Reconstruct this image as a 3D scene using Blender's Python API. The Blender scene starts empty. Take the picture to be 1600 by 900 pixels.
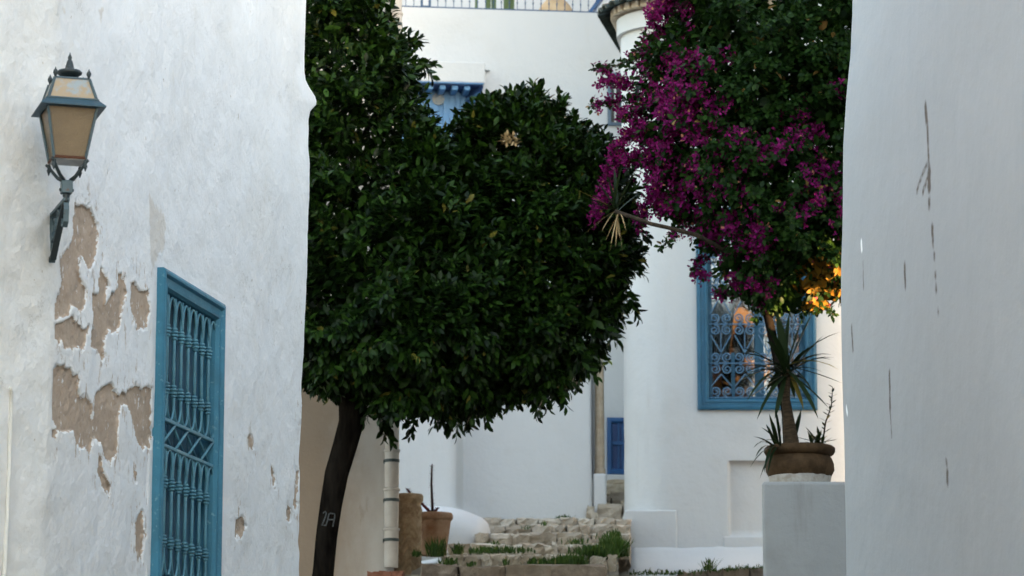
import bpy, bmesh, math, random
import numpy as np
from mathutils import Vector, Matrix

# ------------------------------------------------------------------ camera, sky, sun, exposure
SC = bpy.context.scene
COL = SC.collection
F_PX = 4900.0                      # focal length in photo pixels (photo is 1600 wide)
PITCH = math.atan(900.0 / F_PX)    # camera looks up the steep lane
cam_d = bpy.data.cameras.new('camera')
cam = bpy.data.objects.new('camera', cam_d); COL.objects.link(cam)
cam_d.sensor_width = 36.0
cam_d.lens = 36.0 * F_PX / 1600.0
cam_d.clip_start = 0.1; cam_d.clip_end = 3000
cam.location = (0, 0, 0)
cam.rotation_euler = (math.pi / 2 + PITCH, 0, 0)
cam_d.dof.use_dof = True
cam_d.dof.focus_distance = 14.6
cam_d.dof.aperture_fstop = 7.0
SC.camera = cam

SUN_EL = math.radians(7.0)
SUN_AZ = math.radians(45.0)        # sun to the right, slightly on the camera's side
to_sun = Vector((math.cos(SUN_AZ) * math.cos(SUN_EL), -math.sin(SUN_AZ) * math.cos(SUN_EL), math.sin(SUN_EL)))
world = bpy.data.worlds.new('World'); SC.world = world
world.use_nodes = True
wn = world.node_tree.nodes; wl = world.node_tree.links
sky = wn.new('ShaderNodeTexSky'); sky.sky_type = 'NISHITA'; sky.sun_disc = False
sky.sun_elevation = SUN_EL
sky.sun_rotation = math.atan2(to_sun.x, to_sun.y)
sky.dust_density = 1.0; sky.ozone_density = 1.0; sky.air_density = 1.0
hs = wn.new('ShaderNodeHueSaturation'); hs.inputs['Saturation'].default_value = 0.70
wl.new(sky.outputs[0], hs.inputs['Color'])
wl.new(hs.outputs[0], wn['Background'].inputs['Color'])
wn['Background'].inputs['Strength'].default_value = 0.15
sun_d = bpy.data.lights.new('sun', 'SUN'); sun_d.energy = 5.0; sun_d.angle = math.radians(0.5)
sun_d.color = (1.0, 0.60, 0.27)
sun = bpy.data.objects.new('sun', sun_d); COL.objects.link(sun)
sun.rotation_euler = to_sun.to_track_quat('Z', 'Y').to_euler()
sun.location = (20, 0, 30)
SC.view_settings.view_transform = 'Standard'
SC.view_settings.look = 'None'
SC.view_settings.gamma = 1.0
SC.view_settings.use_curve_mapping = False
SC.view_settings.exposure = 3.03
SC.render.engine = 'CYCLES'
SC.cycles.use_denoising = True
SC.cycles.max_bounces = 6; SC.cycles.diffuse_bounces = 3; SC.cycles.adaptive_threshold = 0.02; SC.cycles.glossy_bounces = 3
SC.cycles.transmission_bounces = 6; SC.cycles.transparent_max_bounces = 8
SC.cycles.sample_clamp_indirect = 6.0
SC.cycles.caustics_reflective = False; SC.cycles.caustics_refractive = False

rnd = random.Random(7)
rng = np.random.default_rng(11)
ST, CT = math.sin(PITCH), math.cos(PITCH)

def ray(px, py):
    u = (px - 800.0) / F_PX; v = (450.0 - py) / F_PX
    return Vector((u, CT - v * ST, ST + v * CT))
def P(px, py, D):                   # the point at distance D up the lane that shows at that photo pixel
    r = ray(px, py); return r * (D / r.y)
def ppm(px, py, D):                 # photo pixels per metre there
    p = P(px, py, D); return F_PX / (p.y * CT + p.z * ST)

# ------------------------------------------------------------------ materials
def mat(name):
    m = bpy.data.materials.new(name); m.use_nodes = True
    nt = m.node_tree
    return m, nt, nt.nodes['Principled BSDF']
def N(nt, t, **kw):
    n = nt.nodes.new(t)
    for k, v in kw.items():
        if k.startswith('i_'):
            key = k[2:]
            n.inputs[int(key) if key.isdigit() else key].default_value = v
        else: setattr(n, k, v)
    return n
def ramp(nt, src, a, b, ca=(0, 0, 0, 1), cb=(1, 1, 1, 1)):
    r = N(nt, 'ShaderNodeValToRGB'); nt.links.new(src, r.inputs[0])
    r.color_ramp.elements[0].position = a; r.color_ramp.elements[1].position = b
    r.color_ramp.elements[0].color = ca; r.color_ramp.elements[1].color = cb
    return r.outputs[0]
def mix(nt, fac, a, b):
    m = N(nt, 'ShaderNodeMix', data_type='RGBA')
    if hasattr(fac, 'links'): nt.links.new(fac, m.inputs[0])
    else: m.inputs[0].default_value = fac
    for s, i in ((a, 6), (b, 7)):
        if hasattr(s, 'links'): nt.links.new(s, m.inputs[i])
        else: m.inputs[i].default_value = (*s[:3], 1)
    return m.outputs[2]
def noise(nt, scale, detail=5, rough=0.55, vec=None, stretch=None):
    n = N(nt, 'ShaderNodeTexNoise', i_Scale=scale, i_Detail=detail, i_Roughness=rough)
    if vec is None: vec = N(nt, 'ShaderNodeTexCoord').outputs['Object']
    if stretch:
        mp = N(nt, 'ShaderNodeMapping'); mp.inputs['Scale'].default_value = stretch
        nt.links.new(vec, mp.inputs[0]); vec = mp.outputs[0]
    nt.links.new(vec, n.inputs['Vector'])
    return n.outputs[0]
def math_(nt, op, a, b=0.0, c=None):
    n = N(nt, 'ShaderNodeMath', operation=op)
    for i, s in enumerate((a, b) if c is None else (a, b, c)):
        if hasattr(s, 'links'): nt.links.new(s, n.inputs[i])
        else: n.inputs[i].default_value = s
    return n.outputs[0]
def attr(nt, name):
    return N(nt, 'ShaderNodeAttribute', attribute_name=name).outputs['Fac']
def step(nt, val, lo, hi):
    m = N(nt, 'ShaderNodeMapRange', interpolation_type='SMOOTHSTEP')
    nt.links.new(val, m.inputs[0]); m.inputs[1].default_value = lo; m.inputs[2].default_value = hi
    return m.outputs[0]
def bump(nt, bsdf, h, strength=0.3, dist=0.01, prev=None):
    b = N(nt, 'ShaderNodeBump'); b.inputs['Strength'].default_value = strength; b.inputs['Distance'].default_value = dist
    nt.links.new(h, b.inputs['Height'])
    if prev is not None: nt.links.new(prev, b.inputs['Normal'])
    if bsdf is not None: nt.links.new(b.outputs[0], bsdf.inputs['Normal'])
    return b.outputs[0]

def plaster(name, base=(0.80, 0.80, 0.795), dirt=(0.62, 0.58, 0.50), dirt_amt=0.35, b1=0.35, b2=0.25, streak=0.25):
    m, nt, s = mat(name)
    n1 = noise(nt, 1.7, 6, 0.6); n2 = noise(nt, 28, 5, 0.6); n3 = noise(nt, 2.2, 5, 0.65, stretch=(3.0, 3.0, 0.35))
    f1 = math_(nt, 'MULTIPLY', step(nt, n1, 0.5, 0.75), dirt_amt)
    f3 = math_(nt, 'MULTIPLY', step(nt, n3, 0.55, 0.8), streak)
    c = mix(nt, math_(nt, 'MAXIMUM', f1, f3), base, dirt)
    c = mix(nt, math_(nt, 'MULTIPLY', step(nt, n2, 0.6, 0.8), 0.12), c, dirt)
    nt.links.new(c, s.inputs['Base Color']); s.inputs['Roughness'].default_value = 0.92
    s.inputs['Specular IOR Level'].default_value = 0.2
    nb = noise(nt, 9, 6, 0.6); nc = noise(nt, 120, 3, 0.6)
    p = bump(nt, None, nb, b1, 0.02); bump(nt, s, nc, b2, 0.003, p)
    return m

M = {}
M['plaster'] = plaster('whitewashed plaster')
M['plaster_old'] = plaster('yellowed old whitewash', (0.70, 0.68, 0.63), (0.52, 0.46, 0.37), 0.6, 0.5, 0.4, 0.5)
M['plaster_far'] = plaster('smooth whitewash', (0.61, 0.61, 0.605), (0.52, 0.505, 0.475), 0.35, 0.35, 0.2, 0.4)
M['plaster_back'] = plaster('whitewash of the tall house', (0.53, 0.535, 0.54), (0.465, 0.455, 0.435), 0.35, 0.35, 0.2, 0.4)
M['plaster_grey'] = plaster('grey cement render', (0.36, 0.355, 0.345), (0.26, 0.25, 0.23), 0.7, 0.5, 0.4, 0.7)

def peeling_plaster():
    m, nt, s = mat('peeling whitewash over earth render')
    tc = N(nt, 'ShaderNodeTexCoord').outputs['Object']
    n1 = noise(nt, 1.9, 6, 0.62); n3 = noise(nt, 2.6, 6, 0.65, stretch=(2.5, 2.5, 0.4)); n4 = noise(nt, 9, 6, 0.7)
    white = mix(nt, math_(nt, 'MULTIPLY', step(nt, n1, 0.48, 0.72), 0.30), (0.86, 0.86, 0.855), (0.74, 0.71, 0.65))
    white = mix(nt, math_(nt, 'MULTIPLY', step(nt, n3, 0.58, 0.8), 0.40), white, (0.60, 0.55, 0.46))
    # small chips and specks everywhere
    sp = noise(nt, 34, 3, 0.5, stretch=(1, 1, 0.7))
    white = mix(nt, math_(nt, 'MULTIPLY', step(nt, sp, 0.735, 0.755), 0.75), white, (0.42, 0.35, 0.27))
    old = attr(nt, 'old')
    white = mix(nt, math_(nt, 'MULTIPLY', old, math_(nt, 'MULTIPLY_ADD', n4, 0.6, 0.0)), white, (0.66, 0.60, 0.49))
    # hairline cracks: ridges of a warped noise
    cw = noise(nt, 2.4, 7, 0.68)
    ck = math_(nt, 'ABSOLUTE', math_(nt, 'SUBTRACT', cw, 0.5))
    ckm = step(nt, noise(nt, 1.3, 3, 0.5), 0.50, 0.62)
    crack = math_(nt, 'MULTIPLY', math_(nt, 'SUBTRACT', 1.0, step(nt, ck, 0.0012, 0.0045)), math_(nt, 'MULTIPLY', math_(nt, 'MULTIPLY', ckm, step(nt, noise(nt, 7, 2, 0.5), 0.48, 0.62)), 0.40))
    white = mix(nt, crack, white, (0.36, 0.31, 0.25))
    faint = attr(nt, 'faint')
    nf = math_(nt, 'MULTIPLY_ADD', math_(nt, 'SUBTRACT', noise(nt, 24, 5, 0.7), 0.5), 0.09, faint)
    white = mix(nt, math_(nt, 'MULTIPLY', step(nt, nf, -0.01, 0.012), 0.5), white, (0.60, 0.52, 0.42))
    # exposed render where the paint has gone; ragged by noise
    earth = mix(nt, noise(nt, 14, 6, 0.7), (0.36, 0.265, 0.19), (0.62, 0.495, 0.39))
    earth = mix(nt, math_(nt, 'MULTIPLY', step(nt, noise(nt, 55, 4, 0.6), 0.60, 0.72), 0.6), earth, (0.27, 0.19, 0.13))
    pe = attr(nt, 'peel')
    rag = math_(nt, 'SUBTRACT', noise(nt, 17, 7, 0.72, stretch=(1, 1, 0.6)), 0.5)
    rag2 = math_(nt, 'SUBTRACT', noise(nt, 70, 4, 0.6, stretch=(1, 1, 0.5)), 0.5)
    pv = math_(nt, 'ADD', pe, math_(nt, 'ADD', math_(nt, 'MULTIPLY', rag, 0.02), math_(nt, 'MULTIPLY', rag2, 0.03)))
    pm = step(nt, pv, -0.0015, 0.0015)
    # halo of loose patches round the big ones
    lo = math_(nt, 'MULTIPLY', step(nt, pe, -0.16, -0.01), step(nt, noise(nt, 30, 6, 0.7, stretch=(1, 1, 0.4)), 0.585, 0.60))
    pm = math_(nt, 'MAXIMUM', pm, math_(nt, 'MULTIPLY', lo, 0.85))
    fleck = step(nt, noise(nt, 38, 5, 0.65, stretch=(1, 1, 0.5)), 0.635, 0.65)
    pm = math_(nt, 'MULTIPLY', pm, math_(nt, 'SUBTRACT', 1.0, fleck))
    nt.links.new(mix(nt, pm, white, earth), s.inputs['Base Color'])
    s.inputs['Roughness'].default_value = 0.93; s.inputs['Specular IOR Level'].default_value = 0.2
    h = math_(nt, 'SUBTRACT', 1.0, pm)
    b0 = bump(nt, None, noise(nt, 6, 7, 0.65), 0.55, 0.03)
    b1 = bump(nt, None, noise(nt, 40, 5, 0.65), 0.35, 0.008, b0)
    b2 = bump(nt, None, math_(nt, 'MULTIPLY', noise(nt, 22, 6, 0.75), pm), 0.5, 0.012, b1)
    b3 = bump(nt, None, math_(nt, 'SUBTRACT', 1.0, crack), 0.5, 0.004, b2)
    bump(nt, s, h, 0.8, 0.006, b3)
    return m
M['peel'] = peeling_plaster()

def marked_plaster():
    m, nt, s = mat('smooth whitewash with rusty scratches')
    n1 = noise(nt, 0.9, 4, 0.5); n3 = noise(nt, 1.5, 4, 0.6, stretch=(3, 3, 0.3))
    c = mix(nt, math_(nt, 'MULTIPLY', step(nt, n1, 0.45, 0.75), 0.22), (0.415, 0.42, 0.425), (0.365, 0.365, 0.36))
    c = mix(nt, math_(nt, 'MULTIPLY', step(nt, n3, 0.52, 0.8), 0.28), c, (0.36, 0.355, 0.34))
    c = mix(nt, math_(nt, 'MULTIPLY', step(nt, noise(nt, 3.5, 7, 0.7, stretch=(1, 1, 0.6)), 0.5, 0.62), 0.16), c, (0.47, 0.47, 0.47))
    mk = math_(nt, 'MULTIPLY_ADD', math_(nt, 'SUBTRACT', noise(nt, 30, 4, 0.6), 0.5), 0.03, attr(nt, 'mark'))
    c = mix(nt, math_(nt, 'MULTIPLY', step(nt, mk, -0.014, 0.012), 0.92), c, (0.10, 0.075, 0.055))
    c = mix(nt, step(nt, attr(nt, 'chip'), -0.006, 0.006), c, (0.95, 0.95, 0.93))
    nt.links.new(c, s.inputs['Base Color']); s.inputs['Roughness'].default_value = 0.9
    s.inputs['Specular IOR Level'].default_value = 0.2
    p = bump(nt, None, noise(nt, 7, 5, 0.6), 0.3, 0.02); bump(nt, s, noise(nt, 130, 3, 0.6), 0.2, 0.003, p)
    return m
M['marked'] = marked_plaster()

def stained_plaster():
    m, nt, s = mat('limewash with earthy damp stains')
    st = attr(nt, 'stain')
    nn = math_(nt, 'MULTIPLY_ADD', math_(nt, 'SUBTRACT', noise(nt, 4, 7, 0.65, stretch=(1, 1, 0.5)), 0.5), 0.9, st)
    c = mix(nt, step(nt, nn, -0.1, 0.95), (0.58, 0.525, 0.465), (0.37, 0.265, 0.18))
    c = mix(nt, math_(nt, 'MULTIPLY', step(nt, noise(nt, 6, 6, 0.7, stretch=(1, 1, 0.3)), 0.6, 0.72), 0.4), c, (0.28, 0.18, 0.11))
    nt.links.new(c, s.inputs['Base Color']); s.inputs['Roughness'].default_value = 0.93
    p = bump(nt, None, noise(nt, 8, 6, 0.6), 0.4, 0.02); bump(nt, s, noise(nt, 100, 3, 0.6), 0.25, 0.003, p)
    return m
M['stained'] = stained_plaster()

def paint(name, col, wear=(0.55, 0.6, 0.6), wear_amt=0.25, rough=0.55, scale=30):
    m, nt, s = mat(name)
    n = noise(nt, scale, 6, 0.65); n2 = noise(nt, scale * 0.15, 5, 0.6)
    dark = tuple(v * 0.72 for v in col)
    c = mix(nt, step(nt, n2, 0.35, 0.7), col, dark)
    c = mix(nt, math_(nt, 'MULTIPLY', step(nt, n, 0.60, 0.70), wear_amt), c, wear)
    nt.links.new(c, s.inputs['Base Color']); s.inputs['Roughness'].default_value = rough
    bump(nt, s, noise(nt, scale * 2, 4, 0.6), 0.3, 0.003)
    return m
M['teal'] = paint('weathered teal blue paint', (0.040, 0.200, 0.300), (0.20, 0.38, 0.45), 0.55, 0.6, 40)
M['teal_dark'] = paint('teal blue shutter paint', (0.018, 0.092, 0.150), (0.10, 0.22, 0.29), 0.35, 0.6, 30)
M['teal_bar'] = paint('teal iron paint', (0.085, 0.245, 0.32), (0.26, 0.38, 0.41), 0.5, 0.55, 60)
M['blue'] = paint('blue window paint', (0.022, 0.125, 0.215), (0.12, 0.24, 0.32), 0.35, 0.5, 25)
M['blue_bar'] = paint('pale blue iron paint', (0.085, 0.19, 0.31), (0.2, 0.30, 0.40), 0.3, 0.5, 40)
M['blue_deep'] = paint('deep blue paint', (0.010, 0.075, 0.215), (0.08, 0.2, 0.35), 0.2, 0.5, 20)
M['blue_bright'] = paint('sky blue wood paint', (0.09, 0.23, 0.43), (0.28, 0.40, 0.55), 0.2, 0.55, 20)
M['slate'] = paint('slate blue frame paint', (0.09, 0.14, 0.20), (0.2, 0.24, 0.28), 0.3, 0.55, 20)
M['navy'] = paint('navy joist paint', (0.022, 0.06, 0.18), (0.1, 0.15, 0.3), 0.2, 0.55, 20)
M['iron_blue'] = paint('dark blue railing paint', (0.03, 0.075, 0.16), (0.1, 0.14, 0.2), 0.2, 0.5, 20)
M['lantern'] = paint('verdigris lantern metal', (0.065, 0.105, 0.12), (0.09, 0.04, 0.02), 0.9, 0.5, 34)
M['lantern_dark'] = paint('dark lantern iron', (0.02, 0.032, 0.036), (0.07, 0.11, 0.12), 0.6, 0.5, 45)
M['lantern_teal'] = paint('teal lantern eave', (0.018, 0.062, 0.09), (0.09, 0.05, 0.03), 0.5, 0.5, 40)
M['rust'] = paint('rust', (0.11, 0.040, 0.018), (0.05, 0.03, 0.02), 0.5, 0.85, 60)

def amber_glass():
    m, nt, s = mat('grimy amber lantern glass')
    v = N(nt, 'ShaderNodeTexVoronoi', i_Scale=170.0); tc = N(nt, 'ShaderNodeTexCoord')
    nt.links.new(tc.outputs['Object'], v.inputs['Vector'])
    c = mix(nt, noise(nt, 12, 5, 0.6), (0.11, 0.076, 0.042), (0.225, 0.155, 0.082))
    c = mix(nt, math_(nt, 'MULTIPLY', step(nt, v.outputs['Distance'], 0.3, 0.7), 0.35), c, (0.14, 0.10, 0.06))
    nt.links.new(c, s.inputs['Base Color']); s.inputs['Roughness'].default_value = 0.35
    bump(nt, s, v.outputs['Distance'], 0.5, 0.002)
    return m
M['amber'] = amber_glass()
def roof_panel():
    m, nt, s = mat('tan lantern roof with rust spots')
    c = mix(nt, step(nt, noise(nt, 22, 5, 0.65), 0.42, 0.62), (0.36, 0.265, 0.16), (0.28, 0.32, 0.33))
    c = mix(nt, step(nt, noise(nt, 16, 4, 0.6), 0.66, 0.70), c, (0.12, 0.035, 0.015))
    nt.links.new(c, s.inputs['Base Color']); s.inputs['Roughness'].default_value = 0.5
    return m
M['lantern_roof'] = roof_panel()

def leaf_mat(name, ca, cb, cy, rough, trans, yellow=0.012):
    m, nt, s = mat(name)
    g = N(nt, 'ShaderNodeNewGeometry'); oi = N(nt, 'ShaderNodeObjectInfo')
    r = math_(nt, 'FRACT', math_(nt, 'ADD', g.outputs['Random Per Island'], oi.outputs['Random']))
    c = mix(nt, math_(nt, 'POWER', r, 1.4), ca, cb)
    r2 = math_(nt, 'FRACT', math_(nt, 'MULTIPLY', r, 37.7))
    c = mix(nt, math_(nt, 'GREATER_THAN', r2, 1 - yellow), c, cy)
    nt.links.new(c, s.inputs['Base Color'])
    s.inputs['Roughness'].default_value = rough
    s.inputs['Specular IOR Level'].default_value = 0.13
    tr = N(nt, 'ShaderNodeBsdfTranslucent'); nt.links.new(mix(nt, 0.5, c, (ca[0] * 2.2, ca[1] * 2.0, ca[2] * 0.6)), tr.inputs[0])
    mx = N(nt, 'ShaderNodeMixShader'); mx.inputs[0].default_value = trans
    nt.links.new(s.outputs[0], mx.inputs[1]); nt.links.new(tr.outputs[0], mx.inputs[2])
    nt.links.new(mx.outputs[0], nt.nodes['Material Output'].inputs[0])
    return m
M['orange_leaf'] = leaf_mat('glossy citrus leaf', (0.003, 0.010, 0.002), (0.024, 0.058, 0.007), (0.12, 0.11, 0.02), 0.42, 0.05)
M['boug_leaf'] = leaf_mat('bougainvillea leaf', (0.005, 0.019, 0.003), (0.024, 0.056, 0.009), (0.22, 0.13, 0.04), 0.5, 0.20, 0.010)
M['bract'] = leaf_mat('magenta bract', (0.10, 0.003, 0.055), (0.24, 0.008, 0.13), (0.35, 0.14, 0.09), 0.6, 0.25, 0.02)
M['sunglow_leaf'] = leaf_mat('bougainvillea leaf with painted sun glow', (0.14, 0.085, 0.015), (0.30, 0.15, 0.02), (0.35, 0.06, 0.08), 0.5, 0.3, 0.05)  # golden sun glow painted into the leaf colour
M['yucca_leaf'] = leaf_mat('stiff yucca leaf', (0.008, 0.017, 0.006), (0.022, 0.036, 0.011), (0.25, 0.20, 0.05), 0.45, 0.15, 0.06)
M['grass'] = leaf_mat('grass', (0.03, 0.062, 0.015), (0.07, 0.115, 0.03), (0.22, 0.19, 0.08), 0.6, 0.3, 0.03)
M['succulent'] = leaf_mat('reddish succulent', (0.035, 0.022, 0.018), (0.16, 0.02, 0.03), (0.2, 0.05, 0.05), 0.5, 0.1)
M['cactus'] = paint('cactus skin', (0.09, 0.14, 0.045), (0.2, 0.25, 0.1), 0.2, 0.6, 30)
def simple(name, ca, cb, scale=12, rough=0.85, b=0.5, dist=0.01, stretch=None):
    m, nt, s = mat(name)
    n = noise(nt, scale, 6, 0.65, stretch=stretch)
    nt.links.new(mix(nt, step(nt, n, 0.32, 0.68), ca, cb), s.inputs['Base Color'])
    s.inputs['Roughness'].default_value = rough; s.inputs['Specular IOR Level'].default_value = 0.2
    bump(nt, s, noise(nt, scale * 3, 5, 0.65, stretch=stretch), b, dist)
    return m
M['bark'] = simple('dark bark', (0.005, 0.004, 0.0033), (0.016, 0.013, 0.010), 20, 0.9, 0.8, 0.01, (1, 1, 0.25))
M['bark'].node_tree.nodes['Principled BSDF'].inputs['Specular IOR Level'].default_value = 0.0
M['bark_tan'] = simple('yucca bark', (0.035, 0.024, 0.014), (0.09, 0.058, 0.032), 26, 0.9, 0.9, 0.01, (1, 1, 2.5))
M['twig'] = simple('woody stem', (0.03, 0.022, 0.015), (0.075, 0.056, 0.04), 30, 0.9, 0.5, 0.004)
M['straw'] = simple('dry straw leaf', (0.28, 0.19, 0.09), (0.42, 0.31, 0.17), 14, 0.85, 0.3, 0.003)
M['terracotta'] = simple('weathered terracotta', (0.25, 0.125, 0.065), (0.36, 0.24, 0.16), 9, 0.85, 0.4, 0.006)
M['terracotta_brown'] = simple('brown glazed clay', (0.042, 0.025, 0.013), (0.09, 0.054, 0.028), 11, 0.7, 0.4, 0.006)
M['terracotta_brown'].node_tree.nodes['Principled BSDF'].inputs['Specular IOR Level'].default_value = 0.06
M['terracotta_pale'] = simple('limed clay', (0.36, 0.31, 0.26), (0.54, 0.50, 0.45), 18, 0.9, 0.5, 0.006)
M['jar'] = simple('ochre clay jar', (0.46, 0.32, 0.18), (0.54, 0.40, 0.25), 6, 0.85, 0.3, 0.006)
def tinted(m, amt=.35):
    nt = m.node_tree; s = nt.nodes['Principled BSDF']; src = s.inputs['Base Color'].links[0].from_socket
    oi = N(nt, 'ShaderNodeObjectInfo'); r = math_(nt, 'MULTIPLY', oi.outputs['Random'], amt)
    nt.links.new(mix(nt, r, src, (0.24, 0.18, 0.12)), s.inputs['Base Color']); return m
M['stone'] = simple('worn limestone', (0.42, 0.36, 0.28), (0.64, 0.57, 0.47), 7, 0.9, 0.8, 0.02)
M['stone_brown'] = simple('brown kerb stone', (0.12, 0.088, 0.064), (0.28, 0.22, 0.165), 9, 0.9, 0.8, 0.02)
tinted(M['stone'], .55); tinted(M['stone_brown'], .6)
M['stone_carved'] = simple('carved ochre stone', (0.28, 0.185, 0.105), (0.44, 0.32, 0.20), 16, 0.9, 0.9, 0.012)
M['column'] = simple('tan stone column', (0.42, 0.33, 0.23), (0.54, 0.45, 0.34), 8, 0.9, 0.4, 0.01)
M['brick'] = simple('red brick', (0.22, 0.085, 0.05), (0.30, 0.13, 0.08), 20, 0.9, 0.5, 0.006)
M['soil'] = simple('soil', (0.05, 0.035, 0.025), (0.10, 0.07, 0.05), 30, 0.95, 0.9, 0.02)
M['ground'] = simple('trodden earth and cobble dust', (0.075, 0.068, 0.058), (0.13, 0.115, 0.095), 3, 0.95, 0.7, 0.03)
M['earth'] = simple('dusty earth between stones', (0.22, 0.19, 0.15), (0.34, 0.30, 0.24), 6, 0.95, 0.7, 0.02)
M['pipe'] = simple('cream pipe paint', (0.50, 0.43, 0.365), (0.60, 0.535, 0.465), 7, 0.6, 0.2, 0.004)
M['clamp'] = paint('dark green clamp', (0.035, 0.05, 0.045), (0.1, 0.1, 0.1), 0.2, 0.5, 30)
M['tile_dark'] = simple('dark green glazed tile', (0.010, 0.016, 0.015), (0.035, 0.05, 0.045), 30, 0.35, 0.3, 0.004)
M['tile_cream'] = simple('cream brick', (0.50, 0.41, 0.30), (0.62, 0.54, 0.43), 20, 0.85, 0.3, 0.004)
M['rosette'] = simple('faded painted rosette', (0.20, 0.27, 0.36), (0.38, 0.37, 0.33), 30, 0.8, 0.4, 0.004)
M['chalk'] = simple('chalky paint mark', (0.05, 0.05, 0.048), (0.11, 0.11, 0.105), 90, 0.9, 0.3, 0.003)
M['curtain'] = simple('net curtain', (0.45, 0.45, 0.45), (0.6, 0.6, 0.6), 6, 0.9, 0.2, 0.005)
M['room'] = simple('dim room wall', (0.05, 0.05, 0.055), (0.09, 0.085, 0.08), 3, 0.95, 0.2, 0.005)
def glass():
    m, nt, s = mat('window glass')
    s.inputs['Base Color'].default_value = (0.75, 0.8, 0.85, 1); s.inputs['Roughness'].default_value = 0.06
    t = N(nt, 'ShaderNodeBsdfTransparent'); g = N(nt, 'ShaderNodeBsdfGlossy'); g.inputs['Roughness'].default_value = 0.05
    g.inputs['Color'].default_value = (0.9, 0.93, 1, 1); t.inputs['Color'].default_value = (0.75, 0.78, 0.8, 1)
    fr = N(nt, 'ShaderNodeFresnel', i_IOR=1.9)
    mx = N(nt, 'ShaderNodeMixShader'); nt.links.new(fr.outputs[0], mx.inputs[0])
    nt.links.new(t.outputs[0], mx.inputs[1]); nt.links.new(g.outputs[0], mx.inputs[2])
    nt.links.new(mx.outputs[0], nt.nodes['Material Output'].inputs[0])
    return m
M['glass'] = glass()
def reflection_glow():
    m, nt, s = mat('painted warm pane reflections')  # emissive patches imitate warm reflections in the window panes
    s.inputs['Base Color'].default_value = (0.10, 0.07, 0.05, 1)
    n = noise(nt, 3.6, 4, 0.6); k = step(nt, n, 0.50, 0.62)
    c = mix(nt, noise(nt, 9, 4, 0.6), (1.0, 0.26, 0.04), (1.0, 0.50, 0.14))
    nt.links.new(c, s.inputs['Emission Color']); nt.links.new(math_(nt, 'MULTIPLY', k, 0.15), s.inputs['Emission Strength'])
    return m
M['reflection_glow'] = reflection_glow()

# ------------------------------------------------------------------ object helpers
def tag(o, label=None, cat=None, group=None, kind=None):
    if label: o['label'] = label
    if cat: o['category'] = cat
    if group: o['group'] = group
    if kind: o['kind'] = kind
    return o
def thing(name, label, cat, loc, group=None):
    o = bpy.data.objects.new(name, None); o.location = loc; o.empty_display_size = 0.2
    COL.objects.link(o); return tag(o, label, cat, group)
ROOTINV = {}
def root_of(o):
    while o.parent: o = o.parent
    return o
def adopt(o, parent):
    if parent is None: return o
    o.parent = parent
    r = root_of(parent)
    if parent == r and r.type == 'EMPTY': o.matrix_parent_inverse = Matrix.Translation(-Vector(r.location))
    else:
        o.matrix_parent_inverse = parent.matrix_basis.inverted() if parent.matrix_basis != Matrix() else Matrix()
    return o
def link_mesh(name, me, m, parent=None, smooth=False, matrix=None):
    o = bpy.data.objects.new(name, me); COL.objects.link(o)
    if m is not None and not me.materials: me.materials.append(m)
    if smooth: me.shade_smooth()
    adopt(o, parent)
    if matrix is not None: o.matrix_basis = matrix
    return o

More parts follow.
